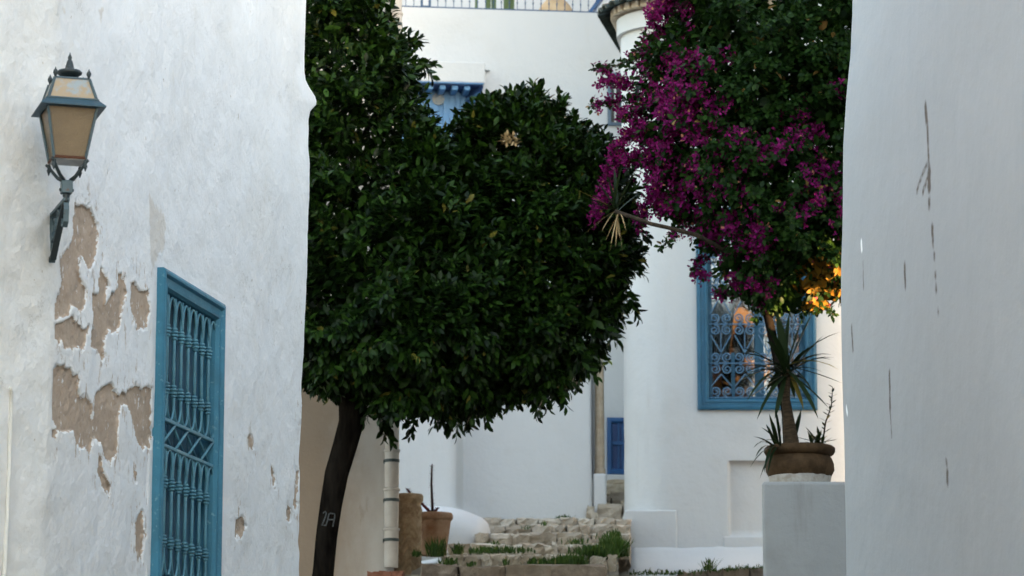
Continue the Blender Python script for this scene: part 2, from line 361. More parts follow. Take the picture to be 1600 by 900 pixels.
class MB:
    def __init__(s): s.v = []; s.f = []
    def add(s, vs, fs):
        o = len(s.v); s.v += [tuple(v) for v in vs]; s.f += [tuple(i + o for i in f) for f in fs]; return s
    def hexa(s, c):   # 8 corners: bottom 0-3 ccw, top 4-7
        return s.add(c, [(3, 2, 1, 0), (4, 5, 6, 7), (0, 1, 5, 4), (1, 2, 6, 5), (2, 3, 7, 6), (3, 0, 4, 7)])
    def box(s, a, b):
        x0, y0, z0 = a; x1, y1, z1 = b
        return s.hexa([(x0, y0, z0), (x1, y0, z0), (x1, y1, z0), (x0, y1, z0), (x0, y0, z1), (x1, y0, z1), (x1, y1, z1), (x0, y1, z1)])
    def obox(s, c, ax, ay, az):  # centre and half axes
        c, ax, ay, az = Vector(c), Vector(ax), Vector(ay), Vector(az)
        return s.hexa([c - ax - ay - az, c + ax - ay - az, c + ax + ay - az, c - ax + ay - az, c - ax - ay + az, c + ax - ay + az, c + ax + ay + az, c - ax + ay + az])
    def tube(s, pts, rad, seg=8, cap=True, flat=1.0):
        pts = [Vector(p) for p in pts]; n = len(pts)
        rads = rad if hasattr(rad, '__len__') else [rad] * n
        up = Vector((0.13, 0.21, 0.97)); prev = None; o = len(s.v)
        for i, p in enumerate(pts):
            t = (pts[min(i + 1, n - 1)] - pts[max(i - 1, 0)])
            if t.length < 1e-9: t = Vector((0, 0, 1))
            t.normalize()
            if prev is None:
                a = t.cross(up)
                if a.length < 1e-3: a = t.cross(Vector((1, 0, 0)))
            else: a = prev - t * prev.dot(t)
            a.normalize(); prev = a; b = t.cross(a)
            for k in range(seg):
                th = 2 * math.pi * k / seg
                s.v.append(tuple(p + (a * math.cos(th) + b * math.sin(th) * flat) * rads[i]))
        for i in range(n - 1):
            for k in range(seg):
                k2 = (k + 1) % seg
                s.f.append((o + i * seg + k, o + i * seg + k2, o + (i + 1) * seg + k2, o + (i + 1) * seg + k))
        if cap:
            s.f.append(tuple(o + k for k in reversed(range(seg)))); s.f.append(tuple(o + (n - 1) * seg + k for k in range(seg)))
        return s
    def lathe(s, prof, c, seg=24, wob=0.0, seed=0):   # prof: (radius, z)
        c = Vector(c); o = len(s.v); rr = random.Random(seed); n = len(prof)
        for (r, z) in prof:
            for k in range(seg):
                th = 2 * math.pi * k / seg
                q = r * (1 + wob * rr.uniform(-1, 1))
                s.v.append((c.x + q * math.cos(th), c.y + q * math.sin(th), c.z + z))
        for i in range(n - 1):
            for k in range(seg):
                k2 = (k + 1) % seg
                s.f.append((o + i * seg + k, o + i * seg + k2, o + (i + 1) * seg + k2, o + (i + 1) * seg + k))
        s.f.append(tuple(o + k for k in reversed(range(seg)))); s.f.append(tuple(o + (n - 1) * seg + k for k in range(seg)))
        return s
    def mesh(s, name, bevel=0, bseg=2):
        me = bpy.data.meshes.new(name); me.from_pydata(s.v, [], s.f); me.update()
        if bevel:
            bm = bmesh.new(); bm.from_mesh(me)
            bmesh.ops.recalc_face_normals(bm, faces=bm.faces)
            bmesh.ops.bevel(bm, geom=bm.edges[:], offset=bevel, segments=bseg, affect='EDGES', profile=0.5, clamp_overlap=True)
            bm.to_mesh(me); bm.free()
        return me
    def build(s, name, m, parent=None, smooth=False, bevel=0, bseg=2):
        me = s.mesh(name, bevel, bseg)
        return link_mesh(name, me, M[m] if isinstance(m, str) else m, parent, smooth)

def autosmooth(o, deg=40):
    me = o.data; me.shade_smooth()
    bm = bmesh.new(); bm.from_mesh(me); lim = math.radians(deg)
    for e in bm.edges:
        if len(e.link_faces) == 2 and e.calc_face_angle(0) > lim: e.smooth = False
    bm.to_mesh(me); bm.free(); return o

def vnoise(x, y, seed=0, octs=4, gain=0.5):
    x = np.asarray(x, float); y = np.asarray(y, float); out = np.zeros(np.broadcast(x, y).shape); amp = 1.0; tot = 0
    for o in range(octs):
        g = np.random.default_rng(seed * 31 + o).random((64, 64))
        xi = np.floor(x).astype(int); yi = np.floor(y).astype(int); fx = x - xi; fy = y - yi
        fx = fx * fx * (3 - 2 * fx); fy = fy * fy * (3 - 2 * fy)
        a = g[xi % 64, yi % 64]; b = g[(xi + 1) % 64, yi % 64]; c = g[xi % 64, (yi + 1) % 64]; d = g[(xi + 1) % 64, (yi + 1) % 64]
        out += amp * ((a * (1 - fx) + b * fx) * (1 - fy) + (c * (1 - fx) + d * fx) * fy - 0.5); tot += amp
        amp *= gain; x = x * 2.03 + 7.1; y = y * 2.03 + 3.7
    return out / tot * 2

def grid_mesh(name, X, Y, Z, m, parent=None, hole=None, attrs=None, smooth=True):
    nj, ni = X.shape
    V = np.stack([X, Y, Z], -1).reshape(-1, 3)
    j, i = np.mgrid[0:nj - 1, 0:ni - 1]
    a = (j * ni + i); quads = np.stack([a, a + 1, a + 1 + ni, a + ni], -1)
    if hole is not None: quads = quads[~hole]
    quads = quads.reshape(-1, 4)
    me = bpy.data.meshes.new(name)
    me.vertices.add(len(V)); me.vertices.foreach_set('co', V.astype(np.float32).ravel())
    me.loops.add(quads.size); me.loops.foreach_set('vertex_index', quads.astype(np.int32).ravel())
    me.polygons.add(len(quads)); me.polygons.foreach_set('loop_start', np.arange(0, quads.size, 4, dtype=np.int32))
    me.update(calc_edges=True); me.validate()
    for k, arr in (attrs or {}).items():
        at = me.attributes.new(k, 'FLOAT', 'POINT'); at.data.foreach_set('value', np.asarray(arr, np.float32).ravel())
    return link_mesh(name, me, M[m], parent, smooth)

def sdf_poly(px, py, poly):         # positive inside
    poly = np.asarray(poly, float); d = np.full(px.shape, 1e9); inside = np.zeros(px.shape, bool)
    n = len(poly)
    for k in range(n):
        ax, ay = poly[k]; bx, by = poly[(k + 1) % n]
        ex, ey = bx - ax, by - ay; L = ex * ex + ey * ey + 1e-12
        t = np.clip(((px - ax) * ex + (py - ay) * ey) / L, 0, 1)
        d = np.minimum(d, np.hypot(px - ax - t * ex, py - ay - t * ey))
        c = ((ay > py) != (by > py)) & (px < (bx - ax) * (py - ay) / (by - ay + 1e-12) + ax)
        inside ^= c
    return np.where(inside, d, -d)
def sdf_line(px, py, pts, r):
    d = np.full(px.shape, 1e9)
    for k in range(len(pts) - 1):
        ax, ay = pts[k]; bx, by = pts[k + 1]; ex, ey = bx - ax, by - ay; L = ex * ex + ey * ey + 1e-12
        t = np.clip(((px - ax) * ex + (py - ay) * ey) / L, 0, 1)
        d = np.minimum(d, np.hypot(px - ax - t * ex, py - ay - t * ey))
    return r - d
def sstep(x, a, b):
    t = np.clip((x - a) / (b - a), 0, 1); return t * t * (3 - 2 * t)
def knots(*segs):                   # (start, end, step) runs
    out = []
    for a, b, st in segs:
        n = max(1, int(round((b - a) / st))); out += list(np.linspace(a, b, n + 1))
    out = np.array(sorted(out)); keep = np.concatenate([[True], np.diff(out) > 1e-6]); return out[keep]
def edges_doubled(k, vals, e=0.002):
    k = list(k)
    for v in vals:
        k = [q for q in k if abs(q - v) > 0.004] + [v - e, v + e]
    return np.array(sorted(k))

# ------------------------------------------------------------------ ground
def ground_z(y):
    if y < -20: return -1.6
    if y < 0: return -1.6
    if y < 20.6: return -1.6 + 3.15 * y / 20.6
    if y < 29.5: return 1.55 + 1.05 * (y - 20.6) / 8.9
    return 2.6
ys = knots((-1500, -20, 300), (-20, 45, 0.5), (45, 2500, 300)); xs = knots((-1500, -20, 300), (-20, 20, 0.5), (20, 1500, 300))
GX, GY = np.meshgrid(xs, ys); GZ = np.vectorize(ground_z)(GY) + np.where((abs(GX) < 20) & (abs(GY) < 45), vnoise(GX * 1.3, GY * 1.3, 5) * 0.02, 0)
tag(grid_mesh('ground', GX, GY, GZ, 'ground'), kind='structure')

# ------------------------------------------------------------------ house with the lantern (left)
TA = 0.1947; ca_ = 1 / math.hypot(1, TA); sa_ = TA * ca_
LT = Vector((sa_, ca_, 0)); LN = Vector((ca_, -sa_, 0)); LO = Vector((-1.350, 13.0, 0))
def LW(px, py):                     # photo pixel -> (u, z) on the street wall of that house
    r = ray(px, py); k = LO.dot(LN) / r.dot(LN); p = r * k
    return ((p - LO).dot(LT), p.z)
def LP(u, z, n=0.0): return LO + LT * u + LN * n + Vector((0, 0, z))
FD_ = Vector((0.30, -0.954, 0)).normalized(); FE = Vector((-FD_.y, FD_.x, 0))   # front wall normal, and right along it
WNF = Vector((0.91, -0.415, 0)).normalized(); WEF = Vector((-WNF.y, WNF.x, 0))   # the older stretch of wall before the lantern
UC = LW(83, 450)[0]                 # the corner between the two walls
CORN = LP(UC, 0)
house = thing('house', 'peeling whitewashed house with lantern and blue barred window', 'house', (CORN.x - 1, CORN.y, -2.5))
edge_px = [(484, -60), (483, 0), (481, 60), (480, 110), (481, 130), (488, 143), (496, 156), (496, 166), (487, 177), (485, 190), (484, 300), (480, 420), (477, 520), (475, 600), (473, 680), (470, 780), (468, 900), (467, 950)]
eu = np.array([LW(*e) for e in edge_px]); o_ = np.argsort(eu[:, 1]); eu = eu[o_]
UNOM = float(np.median(eu[:, 0]))
WU0, WU1, WZ1, WZ0 = -0.489, 0.405, 2.385, 1.06
def left_wall():
    us = knots((UC + 0.05, WU0 - 0.03, 0.007), (WU0 - 0.03, UNOM - 0.04, 0.02)); us = edges_doubled(us, [WU0 + 0.02, WU1 - 0.02], 0.001)
    zs = knots((-3, 0.8, 0.25), (0.8, 3.15, 0.007), (3.15, 4.0, 0.02), (4.0, 4.5, 0.25)); zs = edges_doubled(zs, [WZ0 + 0.02, WZ1 - 0.02], 0.001)
    cols = []   # (plan x, y, normal x, y, u for street columns else nan, s coordinate, front?)
    R1 = 0.06
    fr = knots((-4.0, -0.6, 0.3), (-0.6, -0.02, 0.02))
    for q in fr: p = CORN + WEF * q; cols.append((p.x, p.y, WNF.x, WNF.y, np.nan, q, 1.0))
    a0 = math.atan2(WNF.y, WNF.x); a1 = math.atan2(LN.y, LN.x)
    pA = CORN + WEF * -0.02; pB = LP(UC + 0.05, 0)
    for k in range(1, 6):
        t = k / 6; a = a0 + (a1 - a0) * t; c = CORN
        p = (1 - t) ** 2 * pA + 2 * t * (1 - t) * c + t * t * Vector((pB.x, pB.y, 0))
        cols.append((p.x, p.y, math.cos(a), math.sin(a), np.nan, -0.02 + 0.07 * t, 1 - t))
    for u in us: p = LP(u, 0); cols.append((p.x, p.y, LN.x, LN.y, u, u - UC, 0.0))
    for k in range(1, 7):
        a = k / 6 * math.pi / 2; c = LP(UNOM - 0.04, 0, -0.04)
        d = LN * math.cos(a) + LT * math.sin(a); p = c + d * 0.04
        cols.append((p.x, p.y, d.x, d.y, 99.0, UNOM - UC + 0.01 * k, 0.0))
    for q in (0.2, 0.6, 1.5, 4.0):
        p = LP(UNOM, 0, -0.04 - q); cols.append((p.x, p.y, LT.x, LT.y, 99.0, UNOM - UC + 0.1 + q, 0.0))
    C = np.array(cols); nj = len(zs)
    X = np.repeat(C[None, :, 0], nj, 0); Y = np.repeat(C[None, :, 1], nj, 0); Z = np.repeat(zs[:, None], len(C), 1)
    U = np.repeat(C[None, :, 4], nj, 0); S = np.repeat(C[None, :, 5], nj, 0); FRT = np.repeat(C[None, :, 6], nj, 0)
    ue = np.interp(zs, eu[:, 1], eu[:, 0])[:, None] + vnoise(zs * 14, zs * 0 + 2, 9, 3)[:, None] * 0.012
    w = np.where(np.isnan(U), 0, sstep(np.nan_to_num(U, nan=-9), UNOM - 0.3, UNOM - 0.03))
    sh = (ue - UNOM) * w; X = X + sh * LT.x; Y = Y + sh * LT.y
    off = vnoise(S * 1.6, Z * 1.6, 3, 3) * 0.018 + vnoise(S * 9, Z * 9, 4, 3) * 0.0045 + FRT * vnoise(S * 5, Z * 5, 8, 4) * 0.012
    # the plaster lump near the far corner
    lu, lz = LW(470, 150); off += 0.012 * np.exp(-((np.nan_to_num(U, nan=-9) - lu) / 0.25) ** 2 - ((Z - lz) / 0.10) ** 2)
    nearwin = (np.nan_to_num(U, nan=-9) > WU0 - 0.05) & (np.nan_to_num(U, nan=-9) < WU1 + 0.05) & (Z > WZ0 - 0.05) & (Z < WZ1 + 0.05)
    off = np.where(nearwin, off * 0.25, off)
    uc = (C[:-1, 4] + C[1:, 4]) / 2; zc = (zs[:-1] + zs[1:]) / 2
    hole = (np.nan_to_num(uc, nan=-9)[None, :] > WU0 + 0.02) & (uc[None, :] < WU1 - 0.02) & (zc[:, None] > WZ0 + 0.02) & (zc[:, None] < WZ1 - 0.02)
    A = lambda pts: [(60 + x / 3.46, 300 + y / 3.46) for x, y in pts]
    B = lambda pts: [(60 + x / 2.5, 540 + y / 2.5) for x, y in pts]
    polys = [A([(195,40),(240,70),(290,95),(330,165),(333,250),(310,370),(275,440),(250,360),(237,310),(225,350),(228,440),(262,520),(260,580),(245,640),(175,615),(160,670),(95,690),(100,590),(115,545),(130,480),(115,400),(115,370),(165,300),(195,230),(190,120)]),
        A([(100,715),(185,670),(215,725),(262,740),(250,860),(225,865),(190,840),(140,850),(95,790)]),
        A([(340,375),(352,440),(370,500),(360,620),(395,540),(420,545),(440,465),(465,480),(478,550),(450,610),(452,720),(430,765),(385,765),(355,800),(355,880),(280,830),(285,745),(300,740),(292,620),(295,560),(330,540),(320,500),(325,430)]),
        A([(500,490),(525,485),(555,540),(590,530),(595,650),(580,755),(545,740),(500,640),(495,590)]),
        B([(70,70),(100,80),(145,120),(160,200),(185,180),(210,235),(215,290),(220,200),(240,170),(285,145),(315,185),(370,165),(440,160),(438,400),(410,405),(385,370),(360,260),(330,225),(310,290),(305,420),(285,475),(265,430),(250,380),(215,350),(205,430),(185,400),(160,410),(145,380),(135,330),(100,340),(60,290),(45,210),(50,150)]),
        B([(50,320),(72,335),(70,368),(50,360)]), B([(235,480),(250,430),(255,490),(280,545),(280,575),(250,545)]),
        B([(385,480),(392,540),(380,530),(375,490)]), B([(395,660),(412,640),(416,800),(410,850),(385,790),(385,690)]),
        [(369,812),(380,808),(384,822),(377,842),(370,830)], [(450,790),(455,795),(453,810),(449,805)], [(388,690),(393,680),(394,705),(389,700)], [(426,740),(430,738),(429,752)],
        [(465,740),(470,735),(466,800),(460,790)], [(471,640),(474,630),(473,700),(469,690)]]
    Un = np.nan_to_num(U, nan=-50); peel = np.full(X.shape, -1.0)
    for p in polys:
        q = [LW(*e) for e in p]; peel = np.maximum(peel, sdf_poly(Un, Z, q) * 1.0)
    # keep the ragging noise from eating narrow patches: weight inside
    peel = np.where(peel > 0, peel * 1.6 + 0.012, peel - 0.012)
    peel = peel + vnoise(S * 17, Z * 10, 101, 5, .6) * .075 + vnoise(S * 70, Z * 38, 102, 3, .6) * .022
    mk = sstep(peel, -.003, .003)
    off = off - .010 * mk + .0014 * np.exp(-((peel + .012) / .011) ** 2) * (1 - mk) + mk * vnoise(S * 40, Z * 40, 103, 3) * .003
    X = X + off * C[None, :, 2]; Y = Y + off * C[None, :, 3]
    faint = np.full(X.shape, -1.0)
    for p in ([(250,325),(258,345),(256,385),(242,408),(232,398),(238,360)], [(88,8),(100,8),(106,18),(96,16)], [(156,14),(163,12),(162,28),(158,38)], [(383,690),(394,650),(392,705)], [(232,300),(248,330),(240,420),(234,412)]):
        faint = np.maximum(faint, sdf_poly(Un, Z, [LW(*e) for e in p]))
    old = np.clip(FRT + sstep(-S, -0.55, -0.05) * 0.55, 0, 1)
    grid_mesh('wall', X, Y, Z, 'peel', house, hole, {'peel': peel, 'faint': faint, 'old': old})
left_wall()
tp = [CORN + WEF * -4, CORN, LP(UNOM, 0), LP(UNOM, 0, -4)]
rb = MB(); rb.add([(p.x, p.y, 4.49) for p in tp] + [(p.x, p.y, 4.6) for p in tp], [(0, 1, 2, 3), (7, 6, 5, 4), (0, 4, 5, 1), (1, 5, 6, 2), (2, 6, 7, 3), (3, 7, 4, 0)])
rb.build('roof_slab', 'plaster', house)

# --- barred window
def frame_ring(mb, T, rect, prof):  # T(a, b, n) -> point ; rect a0,a1,b0,b1 ; prof (inset, n)
    a0, a1, b0, b1 = rect; o = len(mb.v)
    for ins, n in prof:
        for (a, b) in ((a0 + ins, b0 + ins), (a1 - ins, b0 + ins), (a1 - ins, b1 - ins), (a0 + ins, b1 - ins)): mb.v.append(tuple(T(a, b, n)))
    for i in range(len(prof) - 1):
        for k in range(4):
            k2 = (k + 1) % 4; mb.f.append((o + i * 4 + k, o + i * 4 + k2, o + i * 4 + 4 + k2, o + i * 4 + 4 + k))
    return mb
W = frame_ring(MB(), LP, (WU0, WU1, WZ0, WZ1), [(0, -.03), (0, .030), (.012, .036), (.022, .036), (.030, .022), (.055, .020), (.060, .028), (.070, .026), (.080, .012), (.085, -.060)]).build('window', 'teal', house)
IU0, IU1 = WU0 + .085, WU1 - .085; IZ0, IZ1 = WZ0 + .085, WZ1 - .085
def LB(mb, u0, u1, z0, z1, n0, n1):
    return mb.hexa([LP(u0, z0, n1), LP(u1, z0, n1), LP(u1, z0, n0), LP(u0, z0, n0), LP(u0, z1, n1), LP(u1, z1, n1), LP(u1, z1, n0), LP(u0, z1, n0)])
umid = (IU0 + IU1) / 2
for (a, b) in ((IU0 - .01, umid - .003), (umid + .003, IU1 + .01)):
    LB(MB(), a, b, IZ0 - .02, IZ1 + .02, -.10, -.064).build('shutter', 'teal_dark', W)
    npl = 4; w_ = (b - a) / npl
    for k in range(npl):
        LB(MB(), a + k * w_ + .006, a + (k + 1) * w_ - .006, IZ0 - .01, IZ1 + .01, -.0635, -.050).build('plank', 'teal_dark', W, bevel=.003, bseg=1)
NB = 7; SP = (IU1 - IU0) / (NB + 0.35); ub = [IU0 + SP * (k + 0.62) for k in range(NB)]
GN = 0.004
def bar_mesh(zt, zb1, zb2, zb):
    mb = MB(); mb.tube([LP(0, zt, 0), LP(0, zb, 0)], .0075, 8)
    for zc in (zb1, zb2):
        for dz, r in ((.020, .013), (.007, .017), (-.007, .0165), (-.020, .013)):
            mb.lathe([(r * .75, -.006), (r, -.003), (r, .003), (r * .75, .006)], LP(0, zc + dz, 0), 10)
    return mb.mesh('grille_bar')
def arch_pts(u0, u1, zs_, za, n):   # lancet from (u0,zs_) up to apex and down to (u1,zs_)
    um = (u0 + u1) / 2; out = []
    for k in range(9):
        t = k / 8; out.append(LP(u0 + (um - u0) * (1 - math.cos(t * math.pi / 2)) ** 1.0, zs_ + (za - zs_) * math.sin(t * math.pi / 2), n))
    for k in range(7, -1, -1):
        t = k / 8; out.append(LP(u1 + (um - u1) * (1 - math.cos(t * math.pi / 2)), zs_ + (za - zs_) * math.sin(t * math.pi / 2), n))
    return out
secs = [(IZ1 - .002, IZ1 - .150, IZ1 - .390, IZ1 - .520), (IZ1 - .632, IZ1 - .775, IZ1 - 1.015, IZ0 + .002)]
for (zt, z1, z2, zb) in secs:
    bm_ = bar_mesh(zt, z1, z2, zb); bm_.shade_smooth()
    for k, u in enumerate(ub):
        link_mesh('grille_bar', bm_, M['teal_bar'], W, matrix=Matrix.Translation(LT * u + LN * GN))
    edges_u = [ub[0] - SP] + ub + [ub[-1] + SP]
    for k in range(NB + 1):
        a, b = edges_u[k], edges_u[k + 1]
        a2, b2 = max(a, IU0 - .02), min(b, IU1 + .02)
        MB().tube(arch_pts(a, b, z1 + .02, zt - .006, GN + .004), .0055, 6).build('grille_arch', 'teal_bar', W, True)
        MB().tube(arch_pts(a, b, z2 - .02, zb + .006, GN + .004), .0055, 6).build('grille_arch', 'teal_bar', W, True)
for z in (IZ1 - .522, IZ1 - .630):
    LB(MB(), IU0, IU1, z - .008, z + .008, GN - .012, GN + .012).build('cross_rail', 'teal_bar', W, bevel=.003, bseg=1)
for z in (secs[0][2], secs[1][1]):
    LB(MB(), IU0, IU1, z - .006, z + .006, GN - .028, GN - .014).build('cross_rail', 'teal_bar', W)
nx = 4; sx = (IU1 - IU0) / nx
for k in range(nx):
    for s_ in (0, 1):
        a, b = IU0 + k * sx, IU0 + (k + 1) * sx
        if s_: a, b = b, a
        MB().tube([LP(a, IZ1 - .628, GN + .006 - s_ * .014), LP(b, IZ1 - .524, GN + .006 - s_ * .014)], .0065, 6).build('cross_brace', 'teal_bar', W, True)

# --- conduit plastered onto the front wall
cx = [P(17, 612, 11.05), P(14, 640, 11.05)]
def front_pt(px, py, off=0.0):
    r = ray(px, py); k = (CORN + WNF * off).dot(WNF) / r.dot(WNF); return r * k
cpts = [front_pt(16, 606, .012), front_pt(18, 612, .003), front_pt(17, 640, .002), front_pt(15, 720, .003), front_pt(12, 800, .003), front_pt(7, 900, .003), front_pt(-2, 1100, .003)]
co = MB().tube(cpts, [.005, .007, .008, .008, .008, .009, .009], 8).build('conduit', 'plaster_old', None, True)
tag(co, 'thin whitewashed conduit running down the wall below the lantern', 'conduit')

# --- wall lantern
LC = front_pt(82, 320) + FD_ * 0.31         # above the bracket post
zb_ = P(106, 252, LC.y).z                   # underside of the lantern body
LC.z = zb_
def LL(x, y, z): return LC + (FE * x + FD_ * y + Vector((0, 0, z))) * .94
lan = thing('wall_lantern', 'old verdigris wall lantern with amber panes on a scrolled bracket', 'lantern', tuple(front_pt(82, 400)))
hb, ht, bh = .060, .094, .195
def ring(h, z): return [LL(-h, -h, z), LL(h, -h, z), LL(h, h, z), LL(-h, h, z)]
for k in range(4):
    a, b = ring(hb - .004, .008), ring(ht - .004, bh); k2 = (k + 1) % 4
    MB().hexa([a[k], a[k2], a[k2] * .999 + LC * .001, a[k] * .999 + LC * .001, b[k], b[k2], b[k2] * .985 + (LC + Vector((0, 0, bh))) * .015, b[k] * .985 + (LC + Vector((0, 0, bh))) * .015]).build('glass_pane', 'amber', lan)
    MB().tube([ring(hb, 0)[k], ring(ht, bh)[k]], .0055, 6).build('corner_bar', 'lantern', lan)
    MB().tube([ring(hb, .003)[k], ring(hb, .003)[k2]], .006, 6).build('bottom_rail', 'rust', lan)
    # eave: sloped skirt piece
    o_, i_, u_ = ring(.124, bh - .002), ring(.098, bh + .028), ring(.096, bh - .004)
    MB().hexa([o_[k], o_[k2], u_[k2], u_[k], o_[k] + Vector((0, 0, .004)), o_[k2] + Vector((0, 0, .004)), i_[k2], i_[k]]).build('eave', 'lantern_teal', lan)
    r0, r1 = ring(.092, bh + .028), ring(.066, bh + .115)
    cin = LL(0, 0, bh + .07)
    MB().hexa([r0[k], r0[k2], r0[k2].lerp(cin, .06), r0[k].lerp(cin, .06), r1[k], r1[k2], r1[k2].lerp(cin, .08), r1[k].lerp(cin, .08)]).build('roof_panel', 'lantern_roof', lan)
    MB().tube([ring(.093, bh + .027)[k], ring(.067, bh + .115)[k]], .006, 6).build('roof_hip', 'lantern', lan)
    MB().tube([ring(.096, bh + .029)[k], ring(.096, bh + .029)[k2]], .005, 6).build('roof_edge', 'lantern', lan)
    kb = ring(.064, bh + .118)[k]
    MB().lathe([(.003, 0), (.005, .006), (.009, .014), (.008, .022), (.003, .030), (.001, .036)], kb, 10).build('knob', 'lantern_dark', lan, True)
    kb = ring(hb, -.004)[k]
    MB().lathe([(.001, -.042), (.004, -.034), (.008, -.024), (.005, -.016), (.008, -.008), (.004, 0)], kb, 10).build('drop_finial', 'lantern_dark', lan, True)
MB().hexa([*ring(hb, -.004), *ring(hb, .002)]).build('base_plate', 'curtain', lan)
MB().hexa([*ring(.069, bh + .113), *ring(.062, bh + .122)]).build('cap_plate', 'lantern', lan)
MB().lathe([(.018, 0), (.016, .010), (.030, .016), (.044, .026), (.046, .032), (.040, .038), (.018, .044), (.016, .050), (.013, .062), (.010, .074), (.006, .080), (.008, .086), (.004, .096), (.001, .106)], LL(0, 0, bh + .120), 20).build('finial', 'lantern_dark', lan, True)
for sx_, sy_ in ((-1, -1), (1, -1), (1, 1), (-1, 1)):
    pts = []
    for k in range(8):
        t = k / 7; r = hb * (1 - t) ** .6 * .95 + .012; z = -.006 - .07 * t ** 1.4
        pts.append(LL(sx_ * r, sy_ * r, z))
    MB().tube(pts, [.006, .006, .006, .006, .0065, .007, .007, .007], 6).build('support_arm', 'lantern_dark', lan, True)
mb = MB(); mb.obox(LL(0, 0, -.102), FE * .020, FD_ * .020, (0, 0, .024)); mb.build('post_box', 'lantern', lan, bevel=.003, bseg=1)
MB().lathe([(.010, 0), (.014, -.01), (.010, -.02), (.012, -.03), (.008, -.035)], LL(0, 0, -.124), 12).build('post', 'lantern_dark', lan, True)
for sx_ in (-1, 1):
    MB().lathe([(.002, -.006), (.005, 0), (.002, .006)], LL(sx_ * .024, .0, -.112), 8).build('rivet', 'lantern_dark', lan)
def strap(pts2, w=.011, th=.0035, m='lantern_dark'):   # flat iron strap in the bracket plane, pts (y,z)
    mb = MB(); n = len(pts2)
    for i, (y, z) in enumerate(pts2):
        y0, z0 = pts2[max(i - 1, 0)]; y1, z1 = pts2[min(i + 1, n - 1)]
        dy, dz = y1 - y0, z1 - z0; L = math.hypot(dy, dz) or 1; ny, nz = -dz / L * th, dy / L * th
        mb.v += [tuple(LL(-w, y + ny, z + nz)), tuple(LL(w, y + ny, z + nz)), tuple(LL(w, y - ny, z - nz)), tuple(LL(-w, y - ny, z - nz))]
    for i in range(n - 1):
        for k in range(4):
            k2 = (k + 1) % 4; mb.f.append((i * 4 + k, i * 4 + k2, i * 4 + 4 + k2, i * 4 + 4 + k))
    mb.f += [(3, 2, 1, 0), tuple(range((n - 1) * 4, n * 4))]
    return mb
zt_ = -.150
strap([(.01, zt_), (-.31, zt_)], .012, .006, 'lantern').build('bracket_strut', 'lantern', lan)
strap([(-.315, zt_ + .01), (-.320, zt_ - .16), (-.30, zt_ - .185)], .012, .006).build('wall_strap', 'lantern', lan)
strap([(.0, zt_ - .002), (-.08, zt_ - .045), (-.2, zt_ - .12), (-.28, zt_ - .178), (-.31, zt_ - .17)], .012, .005).build('bracket_brace', 'lantern_dark', lan)
def spiral2(cy, cz, r0, r1, a0, turns, n=22): return [(cy + (r0 + (r1 - r0) * k / n) * math.cos(a0 + turns * 2 * math.pi * k / n), cz + (r0 + (r1 - r0) * k / n) * math.sin(a0 + turns * 2 * math.pi * k / n)) for k in range(n + 1)]
strap(spiral2(-.225, zt_ - .062, .058, .012, 2.2, 1.4), .011, .004).build('bracket_scroll', 'lantern', lan)
strap(spiral2(-.115, zt_ - .034, .031, .008, 2.2, 1.2), .011, .004).build('bracket_scroll', 'lantern', lan)
strap(spiral2(-.275, zt_ - .130, .028, .008, 1.2, 1.2), .009, .003).build('bracket_scroll', 'lantern', lan)
strap([(.002, zt_ - .01), (.012, zt_ - .04), (.006, zt_ - .085), (-.02, zt_ - .10), (-.045, zt_ - .09), (-.04, zt_ - .065)], .010, .0035).build('bracket_scroll', 'lantern', lan)

